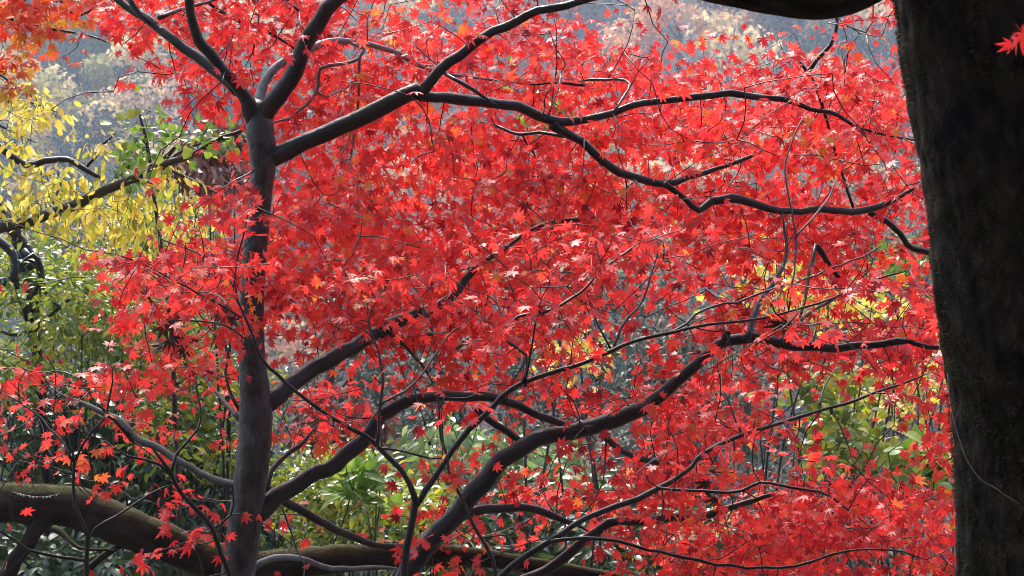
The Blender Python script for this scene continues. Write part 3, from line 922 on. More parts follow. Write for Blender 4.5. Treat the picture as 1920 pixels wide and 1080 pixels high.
grow([sapA, sapB, sapC, sapD, sapE], [P(x, y, behind(x, y, rng.uniform(4.1, 4.6), BIG, 45, 0.4)) for x, y in fine_f], spray_maple(0.0225, nleaf=(1, 4)), rmax=0.003, bend=0.22, rmin=0.0011)
grow([maple, lean], back, spray_maple(0.0255))
grow([sapA, sapB, sapC, sapD, sapE], front, spray_maple(0.0225), rmax=0.0026)

# a few withered brown clusters caught in the twigs
for px, py, d, n in [(425, 582, 4.75, 10), (320, 615, 4.6, 9), (350, 632, 4.7, 5), (1468, 615, 4.98, 5), (355, 690, 4.8, 5), (1322, 905, 4.3, 4), (1120, 700, 4.5, 3)]:
    c = P(px, py, d) + rng.normal(0, 0.015, (n, 3)) * np.array([0.8, 1, 1.3])
    ax = np.column_stack([rng.normal(0, 0.35, (n, 2)), -np.ones(n)])
    V, Fc, rv = instance(DRY, c, ax, rng.normal(0, 1, (n, 3)), 0.030 * rng.uniform(0.7, 1.2, n), rng.uniform(0, 1, n))
    build('dry_leaf_cluster', V, Fc, M_DRY, maple.root, False, {'rnd': rv})
for th in (maple, lean, sapA, sapB, sapC, sapD, sapE):
    finish(th, M_RED, MAPLE)

# ================================================================== orange maple, upper left corner
fo = down(-420, 0, 6.6, 60)
om = Thing('maple_tree', (fo[0], fo[1], gz(fo[0], fo[1])), 'maple turning orange and yellow, reaching in at the upper corner over the yellow leaves', 'tree')
om.limb('trunk', [np.vstack([[fo], tr([(-410, 1000, 46), (-400, 500, 38), (-380, 100, 28), (-360, -200, 18)], 6.6)])], B_MAPLE, sides=16, grow=False)
om.limb('limb', [tr([(-385, 160, 18), (-250, 60, 10), (-120, 20, 7), (-20, 18, 4), (40, 42, 3.5), (110, 58, 3), (190, 75, 2)], 6.6, 6.3),
                 tr([(-120, 20, 5), (-60, 80, 4), (-10, 130, 3), (30, 160, 2)], 6.5, 6.3),
                 tr([(-250, 60, 8), (-100, -60, 6), (60, -70, 4), (150, 30, 3), (205, -5, 2)], 6.5, 6.4)], B_MAPLE)
for _ in range(10):
    orange.append(P(rng.uniform(-10, 70), rng.uniform(-20, 150), rng.uniform(6.0, 6.8)))
grow([om], orange, spray_maple(0.034, tone=(0.1, 1.0)))
finish(om, M_ORANGE, MAPLE)

# ================================================================== big near trunk on the right, with the overhead bough
DN = 3.0
fr_ = down(2010, 0, DN, 260)
old = Thing('old_tree', (fr_[0], fr_[1], gz(fr_[0], fr_[1])), 'massive near-black trunk with rough mossy bark and a heavy bough arching overhead', 'tree')
trk = np.vstack([[fr_], tr([(2000, 1500, 215), (1990, 1200, 192), (1986, 1080, 187), (1982, 960, 185), (1976, 850, 186), (1968, 720, 190), (1958, 600, 196), (1948, 480, 198),
                            (1936, 360, 196), (1918, 240, 196), (1898, 150, 196), (1884, 80, 196), (1878, 0, 196), (1868, -120, 206), (1860, -260, 215), (1880, -500, 180), (1900, -900, 140)], DN)])
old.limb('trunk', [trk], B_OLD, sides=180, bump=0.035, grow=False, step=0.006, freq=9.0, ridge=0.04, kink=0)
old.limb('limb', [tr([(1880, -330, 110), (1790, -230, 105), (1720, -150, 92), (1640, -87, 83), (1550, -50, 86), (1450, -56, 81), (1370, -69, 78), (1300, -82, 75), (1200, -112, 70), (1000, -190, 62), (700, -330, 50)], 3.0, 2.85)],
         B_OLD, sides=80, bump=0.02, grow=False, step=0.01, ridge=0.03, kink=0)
old_tr = smoothpath(trk, 0.01)
CX = np.array([0.9, 0.2, 5.6])
for k in range(7):                     # spreading boughs above the frame, carrying the added shading crown
    a = k * 0.9 + 0.3
    s0 = np.array([0.78, 3.0, 3.6 + 0.12 * k])
    e = CX + np.array([3.4 * math.cos(a), 3.6 * math.sin(a) + 0.2, rng.uniform(-0.6, 0.8)])
    old.limb('bough', [np.array([[*s0, 0.09], [*(s0 * .6 + e * .4 + [0, 0, .5]), 0.06], [*e, 0.015]])], B_OLD, sides=10, grow=False, step=0.2)
finish(old, M_GREEN, OVAL)
nc = 5200
q = rng.normal(0, 0.45, (nc, 3))
q = q[np.linalg.norm(q, axis=1) < 1.1]
pc = CX + q * np.array([4.4, 4.6, 1.3])
pc[:, 1] = np.minimum(pc[:, 1], 3.9 - rng.uniform(0, 0.6, len(pc)))
pc[:, 2] = np.maximum(pc[:, 2], 4.1 + rng.uniform(0, 0.5, len(pc)))
V, Fc, rv = instance(CLUMP, pc, rng.normal(0, 1, (len(pc), 3)), np.array([0, 0, 1]) + rng.normal(0, .5, (len(pc), 3)), 0.20 * rng.uniform(0.6, 1.3, len(pc)), rng.uniform(0, 1, len(pc)))
build('crown', V, Fc, M_CAM, old.root, False, {'rnd': rv})  # unseen leaf mass overhead, added to shade the near trunk and maple fronts
mm, t, out = mat_new('olive_moss')
at = N(t, 'ShaderNodeAttribute', attribute_name='rnd')
rp = ramp(t, [(0.0, (0.014, 0.013, 0.005)), (0.7, (0.06, 0.057, 0.017)), (1.0, (0.13, 0.125, 0.04))])
t.links.new(at.outputs['Fac'], rp.inputs[0])
b = N(t, 'ShaderNodeBsdfPrincipled', Roughness=0.9)
b.inputs['Specular IOR Level'].default_value = 0.1
t.links.new(rp.outputs[0], b.inputs['Base Color']); t.links.new(b.outputs[0], out.inputs[0])
MOSSB = [(np.array([(0, .10, 0), (0, -.10, 0), (.6, .07, .1), (.6, -.07, .1), (1, 0, .3)]), np.array([(0, 1, 2), (1, 3, 2), (2, 3, 4)]))]


def moss(path, n, dirs, len0, parent, patch=0.0, mat=None):
    k = rng.integers(1, len(path) - 1, n)
    T = nrmz(path[k + 1, :3] - path[k - 1, :3])
    o = dirs(n)
    o = nrmz(o - T * np.sum(o * T, 1, keepdims=True))
    pos = path[k, :3] + o * path[k, 3:4] * 0.985 + T * rng.normal(0, 0.008, (n, 1))
    keep = wob(pos * 9, 77) > patch
    pos, o = pos[keep], o[keep]
    m = len(pos)
    ax = o + rng.normal(0, 0.55, (m, 3)) + np.array([0, 0, -0.35])
    V, Fc, rv = instance(MOSSB, pos, ax, rng.normal(0, 1, (m, 3)), len0 * rng.uniform(0.5, 1.3, m), rng.uniform(0, 1, m))
    build('moss', V, Fc, mat or mm, parent, False, {'rnd': rv})


vis = old_tr[(old_tr[:, 2] > 0.95) & (old_tr[:, 2] < 2.3)]
moss(vis, 26000, lambda n: np.column_stack([-np.abs(rng.normal(0.8, 0.4, n)), rng.normal(-0.25, 0.65, n), np.zeros(n)]), 0.0065, old.root, -0.15)

# red leaf sprig hanging before the near trunk
sp = P(1990, 20, 2.55)
sg = Thing('maple_sprig', sp, 'drooping sprig of dark red maple leaves hanging before the near black trunk', 'sprig')
sg.limb('twig', [tr([(2060, -60, 3), (1990, 20, 2.4), (1930, 55, 2), (1905, 75, 1.6), (1886, 96, 1.2)], 2.78, 2.62)], B_TWIG, sides=6, bump=0)
pp = np.array([P(1918, 62, 2.62), P(1903, 70, 2.60), P(1940, 50, 2.64), P(1895, 82, 2.62)])
sg.limbs[0]['leaves'].append((pp, np.array([[0.5, 0, -0.5], [0.1, -.1, -0.9], [0.6, 0, 0.2], [-0.6, 0, -0.7]]), np.array([[0, -1, .4], [1, -.5, .2], [0, -1, .2], [.6, -.6, .3]]),
                              np.array([0.032, 0.026, 0.034, 0.018]), np.array([0.3, 0.15, 0.4, 0.2])))
finish(sg, M_RED, MAPLE)

# a strand of spider silk across the near trunk
silk = Tubes()
silk.add(smoothpath(tr([(1776, 700, 0.4), (1784, 770, 0.42), (1800, 828, 0.45), (1818, 872, 0.45), (1852, 908, 0.5), (1862, 912, 0.8), (1880, 925, 0.45), (1912, 945, 0.4)], 2.855, 2.83), 0.01), 5, 0)
sm, t, out = mat_new('silvery_silk')
b = N(t, 'ShaderNodeBsdfPrincipled', Roughness=0.4); b.inputs['Base Color'].default_value = (0.42, 0.38, 0.34, 1)
t.links.new(b.outputs[0], out.inputs[0])
tagobj(silk.build('spider_thread', sm, None), 'single pale silk strand curving across the near black trunk', 'spider thread')

# ================================================================== mossy tree growing almost level behind the maple foot
DM = 5.45
fm = down(-10, 0, DM, 60)
mt = Thing('mossy_tree', (fm[0], fm[1], gz(fm[0], fm[1])), 'old tree lying almost level, thick trunk furred with olive moss on top', 'tree')
mpath = np.vstack([[down(-1150, 0, 5.3, 62)], tr([(-1050, 1500, 52), (-900, 1120, 46), (-680, 930, 40), (-420, 900, 36), (-250, 918, 37), (-100, 932, 39), (0, 940, 37), (60, 944, 39), (150, 956, 40), (230, 988, 37), (300, 1016, 35), (400, 1051, 35), (480, 1066, 32), (560, 1056, 29),
            (650, 1047, 26), (720, 1046, 23), (850, 1043, 18), (950, 1051, 16), (1050, 1068, 15), (1200, 1095, 13), (1400, 1130, 10)], DM, 5.75)])
mt.limb('trunk', [mpath], B_MOSSY, sides=48, bump=0.04, grow=False, step=0.015, ridge=0.03, kink=0.4)
mt.limb('stem', [np.vstack([[fm], tr([(-10, 1500, 40), (0, 1200, 26), (12, 1090, 17), (35, 1040, 15), (62, 1000, 16), (100, 960, 14)], DM + .1, DM + .12)])], B_MOSSY, sides=14, grow=False)
mt.limb('limb', [tr([(470, 1066, 8), (490, 1053, 7), (540, 1044, 6.5), (575, 1050, 6), (605, 1062, 6), (660, 1066, 5), (720, 1064, 3)], 5.28, 5.2)], B_PALE, label='bleached bare limb')
mt.limb('limb', [tr([(100, 990, 8), (115, 998, 7), (128, 1012, 5), (150, 1028, 4), (190, 1030, 3)], 5.5, 5.4), tr([(160, 1070, 8), (200, 1040, 8), (230, 1020, 7), (260, 1035, 5)], 5.7, 5.6)], B_MOSSY)
finish(mt, M_GREEN, OVAL)
mp_ = smoothpath(mpath[4:18], 0.01)
M_MOSSG = leaf_mat('green_moss', [(0.0, (0.05, 0.055, 0.016)), (0.6, (0.12, 0.125, 0.034)), (1.0, (0.24, 0.24, 0.08))], trans=0.3, rough=0.8, spec=0.2)
moss(mp_, 15000, lambda n: np.column_stack([rng.normal(0, 0.1, n), rng.normal(-0.25, 0.55, n), np.abs(rng.normal(0.9, 0.35, n))]), 0.0055, mt.root, -0.35, M_MOSSG)

# wet thread with droplets in front of the mossy trunk
thr = Tubes()
tp = smoothpath(tr([(22, 922, 0.5), (50, 929, 0.5), (75, 932, 0.5), (100, 929, 0.5), (112, 925, 0.5)], 5.33, 5.33), 0.01)
thr.add(tp, 4, 0)
wt = thr.build('wet_thread', sm, None)
tagobj(wt, 'thin thread strung with white water drops beside the mossy level trunk', 'thread')
dmat, t, out = mat_new('water_drop')
b = N(t, 'ShaderNodeBsdfPrincipled', Roughness=0.05); b.inputs['Base Color'].default_value = (0.75, 0.78, 0.8, 1)
t.links.new(b.outputs[0], out.inputs[0])
import bmesh
for f in np.linspace(0.15, 0.95, 10):
    c = tp[int(f * (len(tp) - 1)), :3]
    bm = bmesh.new()
    bmesh.ops.create_icosphere(bm, subdivisions=2, radius=float(rng.uniform(0.0018, 0.0032)))
    for v_ in bm.verts:
        v_.co.z = v_.co.z * 1.2 + (0.0008 if v_.co.z > 0.0015 else 0)
        v_.co.x += c[0]; v_.co.y += c[1]; v_.co.z += c[2] - 0.002
    me = bpy.data.meshes.new('droplet'); bm.to_mesh(me); bm.free()
    me.materials.append(dmat)
    for p_ in me.polygons: p_.use_smooth = True
    o = bpy.data.objects.new('droplet', me); COL.objects.link(o); o.parent = wt


# ================================================================== yellow-leaved tree on the left
DY = 7.2
fy = down(-190, 0, DY, 55)
yt = Thing('yellow_tree', (fy[0], fy[1], gz(fy[0], fy[1])), 'tree with drooping yellow leaves and a grey branch rising across the valley view', 'tree')
yt.limb('trunk', [np.vstack([[fy], tr([(-190, 1000, 38), (-180, 600, 28), (-170, 430, 24), (-165, 250, 18), (-150, 0, 12)], DY)])], B_GREY, sides=14, grow=False)
yt.limb('limb', [tr([(-175, 450, 16), (-60, 432, 14), (0, 424, 13), (60, 409, 12), (130, 386, 11), (200, 355, 10), (246, 335, 9.5), (280, 321, 9), (305, 309, 8), (352, 292, 6.5), (400, 266, 5), (455, 244, 4)], DY, 6.6),
                 tr([(298, 313, 5.5), (306, 300, 5.5), (318, 288, 5), (327, 275, 4)], 6.9, 6.85), tr([(302, 312, 4.5), (345, 332, 4), (385, 352, 3.5), (420, 370, 2.5)], 6.9, 6.8),
                 tr([(60, 410, 4), (95, 388, 3.4), (110, 350, 3)], 7.1, 7.2)], B_GREY, sides=12)
yt.limb('limb', [tr([(-168, 280, 11), (-60, 262, 9), (0, 276, 8.5), (24, 296, 8), (48, 307, 7.5), (84, 301, 7), (125, 299, 6.5), (152, 311, 6), (192, 336, 4.5)], DY, 7.0),
                 tr([(160, 316, 4), (178, 296, 3.5), (190, 275, 3), (205, 262, 2.4)], 7.05, 7.0)], B_MAPLE, sides=10)
yt.limb('limb', [tr([(-160, 150, 9), (-60, 175, 6), (0, 190, 4), (50, 190, 3), (90, 205, 2)], DY, 7.0), tr([(-60, 178, 5), (0, 235, 3), (40, 255, 2)], 7.1, 7.0)], B_GREY)


def blobs(spec, dflt):
    out = []
    for (x, y, rx, ry, d0, d1, n) in spec:
        for _ in range(n):
            a, r_ = rng.uniform(0, 6.283), math.sqrt(rng.uniform(0, 1))
            out.append(P(x + rx * r_ * math.cos(a), y + ry * r_ * math.sin(a), rng.uniform(d0, d1)))
    return out


grow([yt], blobs([(20, 185, 75, 25, 6.6, 7.4, 18), (15, 240, 60, 45, 6.6, 7.4, 22), (70, 215, 60, 30, 6.8, 7.4, 8), (60, 345, 110, 40, 6.6, 7.6, 38), (180, 350, 100, 45, 6.5, 7.6, 26), (150, 395, 110, 40, 6.6, 7.6, 30),
                  (225, 410, 80, 45, 6.5, 7.6, 26), (290, 400, 60, 45, 6.5, 7.5, 18), (330, 330, 50, 45, 6.5, 7.3, 12), (185, 275, 30, 25, 6.8, 7.3, 8), (340, 420, 70, 55, 6.6, 7.4, 16), (150, 440, 150, 40, 6.8, 7.6, 16), (240, 460, 60, 45, 6.6, 7.4, 10), (40, 400, 70, 20, 6.8, 7.4, 10)], 0),
     spray_leaf(0.039, (4, 8), 0.10, hang=True, face=0.6, jitter=1.1, sv=(0.5, 1.35)), rmax=0.003)
finish(yt, M_YELLOW, LANCE + OVAL)
# green-leaved climber on the same branch is a plant of its own
fg = down(330, 0, 6.9, 6)
vg = Thing('green_sapling', (fg[0], fg[1], gz(fg[0], fg[1])), 'thin sapling with fresh green leaves beside the rising grey branch', 'sapling')
vg.limb('stem', [np.vstack([[fg], tr([(330, 800, 5), (320, 600, 4.5), (300, 450, 4), (285, 340, 3.5), (270, 250, 3), (262, 218, 2)], 6.95, 6.8)]),
                 tr([(285, 330, 3), (330, 290, 2.6), (390, 262, 2)], 6.85, 6.6)], B_GREY, sides=8)
grow([vg], blobs([(268, 235, 30, 35, 6.4, 7.1, 9), (275, 295, 50, 45, 6.4, 7.1, 14), (350, 275, 60, 30, 6.4, 7.0, 11), (255, 335, 35, 25, 6.5, 7.0, 6), (415, 255, 35, 25, 6.3, 6.8, 7)], 0),
     spray_leaf(0.038, (4, 8), 0.09, face=0.6, jitter=0.8, sv=(0.5, 1.3)), rmax=0.0025)
finish(vg, M_GREEN, ROUND)

# contorted dark tree at the left edge
fk = down(88, 0, 8.6, 9)
kt = Thing('gnarled_tree', (fk[0], fk[1], gz(fk[0], fk[1])), 'gnarled dark trunk wrapped in looping vines at the edge below the yellow leaves', 'tree')
kt.limb('trunk', [np.vstack([[fk], tr([(85, 900, 8), (72, 700, 9), (62, 600, 12), (62, 540, 18), (55, 490, 19), (38, 455, 16), (22, 425, 12), (-10, 380, 9), (-60, 300, 6)], 8.6, 8.4)])], B_TWIG, sides=14, bump=0.16, grow=False)
kt.limb('vine', [tr([(-20, 440, 9), (5, 458, 9), (24, 478, 9), (29, 505, 9), (18, 525, 9), (-10, 530, 10), (-60, 520, 9)], 8.2, 8.1),
                 tr([(58, 560, 6), (78, 520, 6), (62, 480, 6), (40, 500, 6), (30, 540, 6)], 8.3, 8.2), tr([(70, 640, 5), (48, 590, 5), (52, 530, 5), (30, 470, 5)], 8.4, 8.3),
                 tr([(45, 470, 6), (70, 500, 5), (95, 560, 4), (120, 580, 3)], 8.3, 8.2), tr([(-20, 610, 4), (30, 628, 4), (80, 600, 4), (130, 560, 3)], 8.4, 8.2)], B_MAPLE, sides=9, grow=False)
finish(kt, M_GREEN, OVAL)


# ================================================================== shrubs behind
def shrub(name, label, cat, group, cx, cy, rx, ry, d, dd, nspray, leaf, mat, templates, bark, nstem=5, wild=0.10, r0=0.010, rmax=0.004, bend=0.2):
    """Shrub with its leafy part round pixel cx, cy at distance d; stems stand on the ground below it."""
    f = down(cx, 0, d, 10)
    th = Thing(name, (f[0], f[1], gz(f[0], f[1])), label, cat, group)
    nspray = int(nspray * (2.0 if 'evergreen' in name or 'leafy' in name else 1.3))
    sc = d / F
    c = P(cx, cy, d)
    strands = []
    for k in range(nstem):
        a = rng.uniform(0, 6.283)
        tip = c + np.array([rx * sc * 0.75 * math.cos(a), dd * 0.7 * math.sin(a), ry * sc * rng.uniform(-0.1, 0.8)])
        b0 = np.array([f[0] + rng.normal(0, 0.12), f[1] + rng.normal(0, 0.12), 0])
        b0[2] = gz(b0[0], b0[1]) - 0.05
        m1 = b0 * 0.6 + tip * 0.4 + rng.normal(0, wild, 3)
        m2 = b0 * 0.25 + tip * 0.75 + rng.normal(0, wild, 3)
        strands.append(np.array([[*b0, r0], [*m1, r0 * 0.8], [*m2, r0 * 0.55], [*tip, r0 * 0.25]]))
    th.limb('stems', strands, bark, sides=7, bump=0.05, step=0.08)
    A = []
    ncl = max(4, nspray // 14)
    cl = rng.normal(0, 0.55, (ncl, 3))
    while len(A) < nspray:
        q = cl[rng.integers(0, ncl)] + rng.normal(0, 0.22 if rng.uniform() < 0.75 else 0.5, 3)
        if np.linalg.norm(q) < 1.35:
            A.append(c + q * np.array([rx * sc, dd, ry * sc]))
    grow([th], A, leaf, rmax=rmax, twig_sides=3, step=0.10, bend=bend)
    finish(th, mat, templates)
    return th


GL = 'leafy shrubs on the slope at the left'
GC = 'dark glossy evergreen shrubs on the slope'
GB = 'bare grey brush on the slope'
GY = 'yellow-leaved shrubs on the slope at the right'
lime = spray_leaf(0.041, (10, 17), 0.14, face=0.5, jitter=0.8)
shrub('leafy_shrub', 'bright lime-green shrub under the rising grey branch', 'shrub', GL, 130, 540, 130, 90, 8.8, 0.8, 120, lime, M_LIME, OVAL, B_GREY)
shrub('leafy_shrub', 'yellowing green shrub at the very edge beside the gnarled trunk', 'shrub', GL, 10, 640, 120, 80, 8.4, 0.8, 90, lime, M_LIME, OVAL, B_GREY)
shrub('leafy_shrub', 'yellow-green shrub half hidden by the lowest left maple leaves', 'shrub', GL, 270, 640, 140, 110, 9.2, 0.9, 150, lime, M_LIME, OVAL, B_GREY)
shrub('leafy_shrub', 'yellow-flecked shrub just behind the big maple trunk', 'shrub', GL, 400, 780, 110, 90, 9.0, 0.8, 110, lime, M_LIME, OVAL, B_GREY)
shrub('leafy_shrub', 'pale yellow-green shrub between the two lowest boughs of the big maple', 'shrub', GL, 600, 930, 130, 90, 8.6, 0.8, 110, lime, M_LIME, OVAL, B_GREY)
shrub('leafy_shrub', 'tall spindly green shrub above the lime-green one', 'shrub', GL, 330, 430, 90, 70, 9.4, 0.8, 60, lime, M_LIME, OVAL, B_GREY)
cam_l = spray_leaf(0.076, (12, 19), 0.15, droop=0.6, face=0.5, jitter=0.6)
shrub('evergreen_shrub', 'dark glossy shrub left of the sapling fork above the mossy trunk', 'shrub', GC, 60, 800, 170, 110, 9.8, 0.9, 120, cam_l, M_CAM, CAMELLIA, B_TWIG)
shrub('evergreen_shrub', 'dark glossy shrub directly above the middle of the mossy trunk', 'shrub', GC, 230, 840, 170, 120, 10.2, 0.9, 140, cam_l, M_CAM, CAMELLIA, B_TWIG)
shrub('evergreen_shrub', 'dark glossy shrub tucked against the big maple trunk low down', 'shrub', GC, 380, 930, 130, 100, 9.8, 0.9, 110, cam_l, M_CAM, CAMELLIA, B_TWIG)
shrub('evergreen_shrub', 'dark shrub in the gloom beneath the mossy trunk', 'shrub', GC, 150, 1050, 190, 80, 8.6, 0.8, 90, cam_l, M_CAM, CAMELLIA, B_TWIG)
shrub('evergreen_shrub', 'low dark shrub under the arch of the leaning bough', 'shrub', GC, 930, 990, 150, 90, 9.4, 0.8, 110, cam_l, M_CAM, CAMELLIA, B_TWIG)
shrub('evergreen_shrub', 'dark shrub at the bottom below the long low bough', 'shrub', GC, 1240, 1010, 150, 80, 9.0, 0.8, 90, cam_l, M_CAM, CAMELLIA, B_TWIG)
pale = spray_leaf(0.075, (9, 15), 0.16, droop=0.8, face=0.55, jitter=0.55)
shrub('pale_shrub', 'pale shiny green shrub framed by the sapling fork and leaning bough', 'shrub', None, 880, 850, 110, 70, 9.6, 0.7, 60, pale, M_PALE, CAMELLIA, B_GREY)
shrub('pale_shrub', 'pale shiny green shrub behind the elbow of the leaning bough', 'shrub', None, 1010, 890, 100, 60, 10.0, 0.7, 50, pale, M_PALE, CAMELLIA, B_GREY)
shrub('lime_shrub', 'yellow-green shrub low between the sapling stem and leaning trunk', 'shrub', None, 740, 950, 110, 70, 8.8, 0.7, 80, lime, M_LIME, OVAL, B_GREY)
yel = spray_leaf(0.038, (5, 9), 0.15, face=0.6, jitter=0.7)
shrub('yellow_shrub', 'small shrub with sparse bright yellow leaves in the gap above the sapling', 'shrub', GY, 1085, 615, 60, 55, 8.0, 0.4, 20, yel, M_YELLOW, ROUND, B_GREY, nstem=3)
shrub('yellow_shrub', 'full bright yellow shrub above the long bough of the leaning maple', 'shrub', GY, 1470, 545, 130, 75, 8.2, 0.6, 70, yel, M_YELLOW, ROUND, B_GREY)
shrub('yellow_shrub', 'smaller yellow shrub nearest the near black trunk halfway up', 'shrub', GY, 1660, 570, 90, 60, 8.4, 0.6, 40, yel, M_YELLOW, ROUND, B_GREY)
shrub('yellow_shrub', 'yellow shrub below the tip of the long bough', 'shrub', GY, 1690, 740, 110, 80, 8.8, 0.6, 70, yel, M_YELLOW, ROUND, B_GREY)
shrub('yellow_shrub', 'yellow shrub beside the foot of the near black trunk', 'shrub', GY, 1785, 920, 50, 50, 7.8, 0.4, 26, yel, M_YELLOW, ROUND, B_GREY, nstem=3)
shrub('yellow_shrub', 'dull yellow shrub deep among the lowest red leaves', 'shrub', GY, 1330, 1000, 130, 60, 9.6, 0.6, 50, yel, M_YELLOW, ROUND, B_GREY)
limeR = spray_leaf(0.046, (7, 12), 0.14, face=0.6, jitter=0.7)
shrub('lime_shrub', 'lime-green shrub in the opening right of the leaning maple leaves', 'shrub', None, 1530, 790, 90, 90, 8.2, 0.6, 70, limeR, M_LIME, ROUND, B_GREY)
shrub('green_shrub', 'spray of fresh green leaves against the near trunk, upper one', 'shrub', None, 1700, 490, 70, 30, 8.0, 0.3, 18, limeR, M_GREEN, OVAL, B_GREY, nstem=3)
shrub('green_shrub', 'broad-leaved green shrub against the near trunk, lower one', 'shrub', None, 1745, 880, 50, 36, 7.4, 0.3, 16, spray_leaf(0.085, (6, 10), 0.10, face=0.7), M_GREEN, ROUND, B_GREY, nstem=3)
shrub('green_shrub', 'little green shrub standing between the lowest bough and the sapling fork', 'shrub', None, 685, 905, 40, 45, 7.6, 0.25, 14, spray_leaf(0.085, (6, 9), 0.08, droop=-0.4, face=0.7), M_GREEN, CAMELLIA, B_GREY, nstem=3)
shrub('green_shrub', 'greenish yellow shrub glimpsed above the middle of the crown', 'shrub', None, 1010, 190, 60, 30, 8.6, 0.4, 18, limeR, M_LIME, ROUND, B_GREY, nstem=3)
shrub('russet_shrub', 'shrub of hanging dried russet leaves left of the big maple', 'shrub', None, 410, 300, 75, 70, 8.6, 0.6, 80, spray_leaf(0.06, (8, 13), 0.08, hang=True, jitter=0.9), M_BROWN, LANCE, B_TWIG)
shrub('russet_shrub', 'shrub of dried russet leaves behind the lowest bough of the big maple', 'shrub', None, 640, 790, 90, 70, 9.5, 0.6, 60, spray_leaf(0.06, (8, 13), 0.08, hang=True, jitter=0.9), M_BROWN, LANCE, B_TWIG)

# bare grey brush
brush_l = spray_leaf(0.05, (2, 5), 0.06, face=0.3, jitter=1.0)
BR = [('tangle of bare grey twigs behind the lowest bough of the big maple', 640, 900, 170, 130, 11.5, 150),
      ('tangle of bare grey twigs under the elbow of the leaning bough', 1120, 890, 170, 110, 11.0, 150),
      ('tangle of bare grey twigs filling the opening above the long bough', 1330, 600, 190, 120, 12.0, 150),
      ('tangle of bare twigs beside the near trunk, above the lime-green shrub', 1640, 700, 170, 150, 11.0, 170),
      ('tangle of bare twigs beside the near trunk, at the level of the upper bough tip', 1650, 420, 150, 130, 12.0, 150),
      ('tangle of bare twigs beside the near trunk, lowest of all', 1600, 930, 190, 110, 10.5, 140),
      ('tangle of bare twigs behind the gnarled trunk and lime-green shrub', 120, 470, 170, 90, 12.0, 110)]
for lab, x, y, rx, ry, d, n in BR:
    shrub('bare_brush', lab, 'brush', GB, x, y, rx, ry, d, 1.1, int(n * 1.9), brush_l, M_STRAW, LANCE, B_BRUSH, nstem=8, r0=0.007, rmax=0.0032, wild=0.3, bend=0.32)


# grey-green trees in the middle distance
def midtree(label, cx, top, wpx, d, dens, mat=M_MID):
    x = (cx - 960) / F * d
    g = gz(x, d)
    ztop = EYE - (top - 540) / F * d
    h = ztop - g
    w_ = wpx / F * d / 2
    th = Thing('evergreen_tree', (x, d, g), label, 'tree', 'grey-green trees in the middle distance')
    st = [np.array([[x, d, g - 0.2, 0.16], [x + rng.normal(0, .1), d, g + h * 0.35, 0.12], [x + rng.normal(0, .2), d, g + h * 0.7, 0.07], [x, d, g + h * 0.97, 0.015]])]
    L = []
    for k in range(16):
        z = g + h * rng.uniform(0.12, 0.95)
        a = rng.uniform(0, 6.283)
        ln = w_ * (1.05 - 0.75 * (z - g) / h) * rng.uniform(0.7, 1.1)
        L.append(np.array([[x, d, z, 0.03], [x + ln * .5 * math.cos(a), d + ln * .5 * math.sin(a), z + 0.1, 0.02], [x + ln * math.cos(a), d + ln * math.sin(a), z + rng.normal(0, .25), 0.006]]))
    th.limb('trunk', st + L, B_GREY, sides=8, step=0.25)
    A = []
    cl = rng.uniform(-1, 1, (40, 3))
    while len(A) < dens:
        q = cl[rng.integers(0, 40)] + rng.normal(0, 0.16, 3)
        zz = (q[2] + 1) / 2
        if not 0 < zz < 1.02: continue
        if q[0] ** 2 + q[1] ** 2 > (1.1 - 0.8 * zz) ** 2 + 0.1: continue
        A.append(np.array([x + q[0] * w_, d + q[1] * w_, g + h * (0.05 + 0.95 * zz)]))
    grow([th], A, spray_leaf(0.085, (18, 28), 0.24, droop=0.5, face=0.3, jitter=0.9, tail=0.6), rmax=0.008, twig_sides=3, step=0.3)
    finish(th, mat, LANCE)


for lab, cx, top, wpx, d, n in [('feathery grey-green tree left of the big maple trunk, mostly hidden', 330, 600, 420, 19, 330),
                                ('feathery grey-green tree seen under the middle right bough of the big maple', 640, 520, 460, 17, 420),
                                ('feathery grey-green tree between the lowest bough and the sapling fork', 850, 560, 440, 14.5, 420),
                                ('feathery grey-green tree in the gap behind the sparse yellow shrub', 1080, 500, 440, 15.5, 460),
                                ('darker feathery tree glimpsed behind the elbow of the long bough', 1270, 560, 420, 18, 380),
                                ('feathery tree low behind the lime-green shrub at the right', 1520, 640, 460, 17, 360),
                                ('feathery tree deep beyond the dark glossy shrubs', 90, 640, 460, 20, 330),
                                ('feathery tree glimpsed in chinks through the middle of the scarlet crown', 960, 400, 440, 21, 400),
                                ('tallest feathery tree, behind the right half of the scarlet crown', 1230, 330, 440, 24, 420),
                                ('feathery tree half hidden by the near black trunk', 1640, 420, 440, 23, 380),
                                ('feathery tree just right of the big maple trunk at mid height', 690, 430, 440, 23, 380),
                                ('feathery tree showing in chinks above the long bough of the leaning maple', 1400, 470, 420, 22, 330)]:
    midtree(lab, cx, top, wpx, d, n)


# ================================================================== the far wooded hillside
def fmat(name, c, var=0.35):
    lo = tuple(v * (1 - var) for v in c); hi = tuple(min(1, v * (1 + var)) for v in c)
    return leaf_mat(name, [(0, lo), (1, hi)], trans=0.5, rough=0.7, spec=0.1)


FAR = {'orange': fmat('far_orange', (0.74, 0.38, 0.17)), 'tan': fmat('far_tan', (0.70, 0.52, 0.26)), 'green': fmat('far_green', (0.055, 0.11, 0.045)),
       'bluegreen': fmat('far_bluegreen', (0.03, 0.075, 0.06)), 'rust': fmat('far_rust', (0.50, 0.18, 0.13)), 'salmon': fmat('far_salmon', (0.85, 0.52, 0.32)), 'olive': fmat('far_olive', (0.34, 0.31, 0.12))}


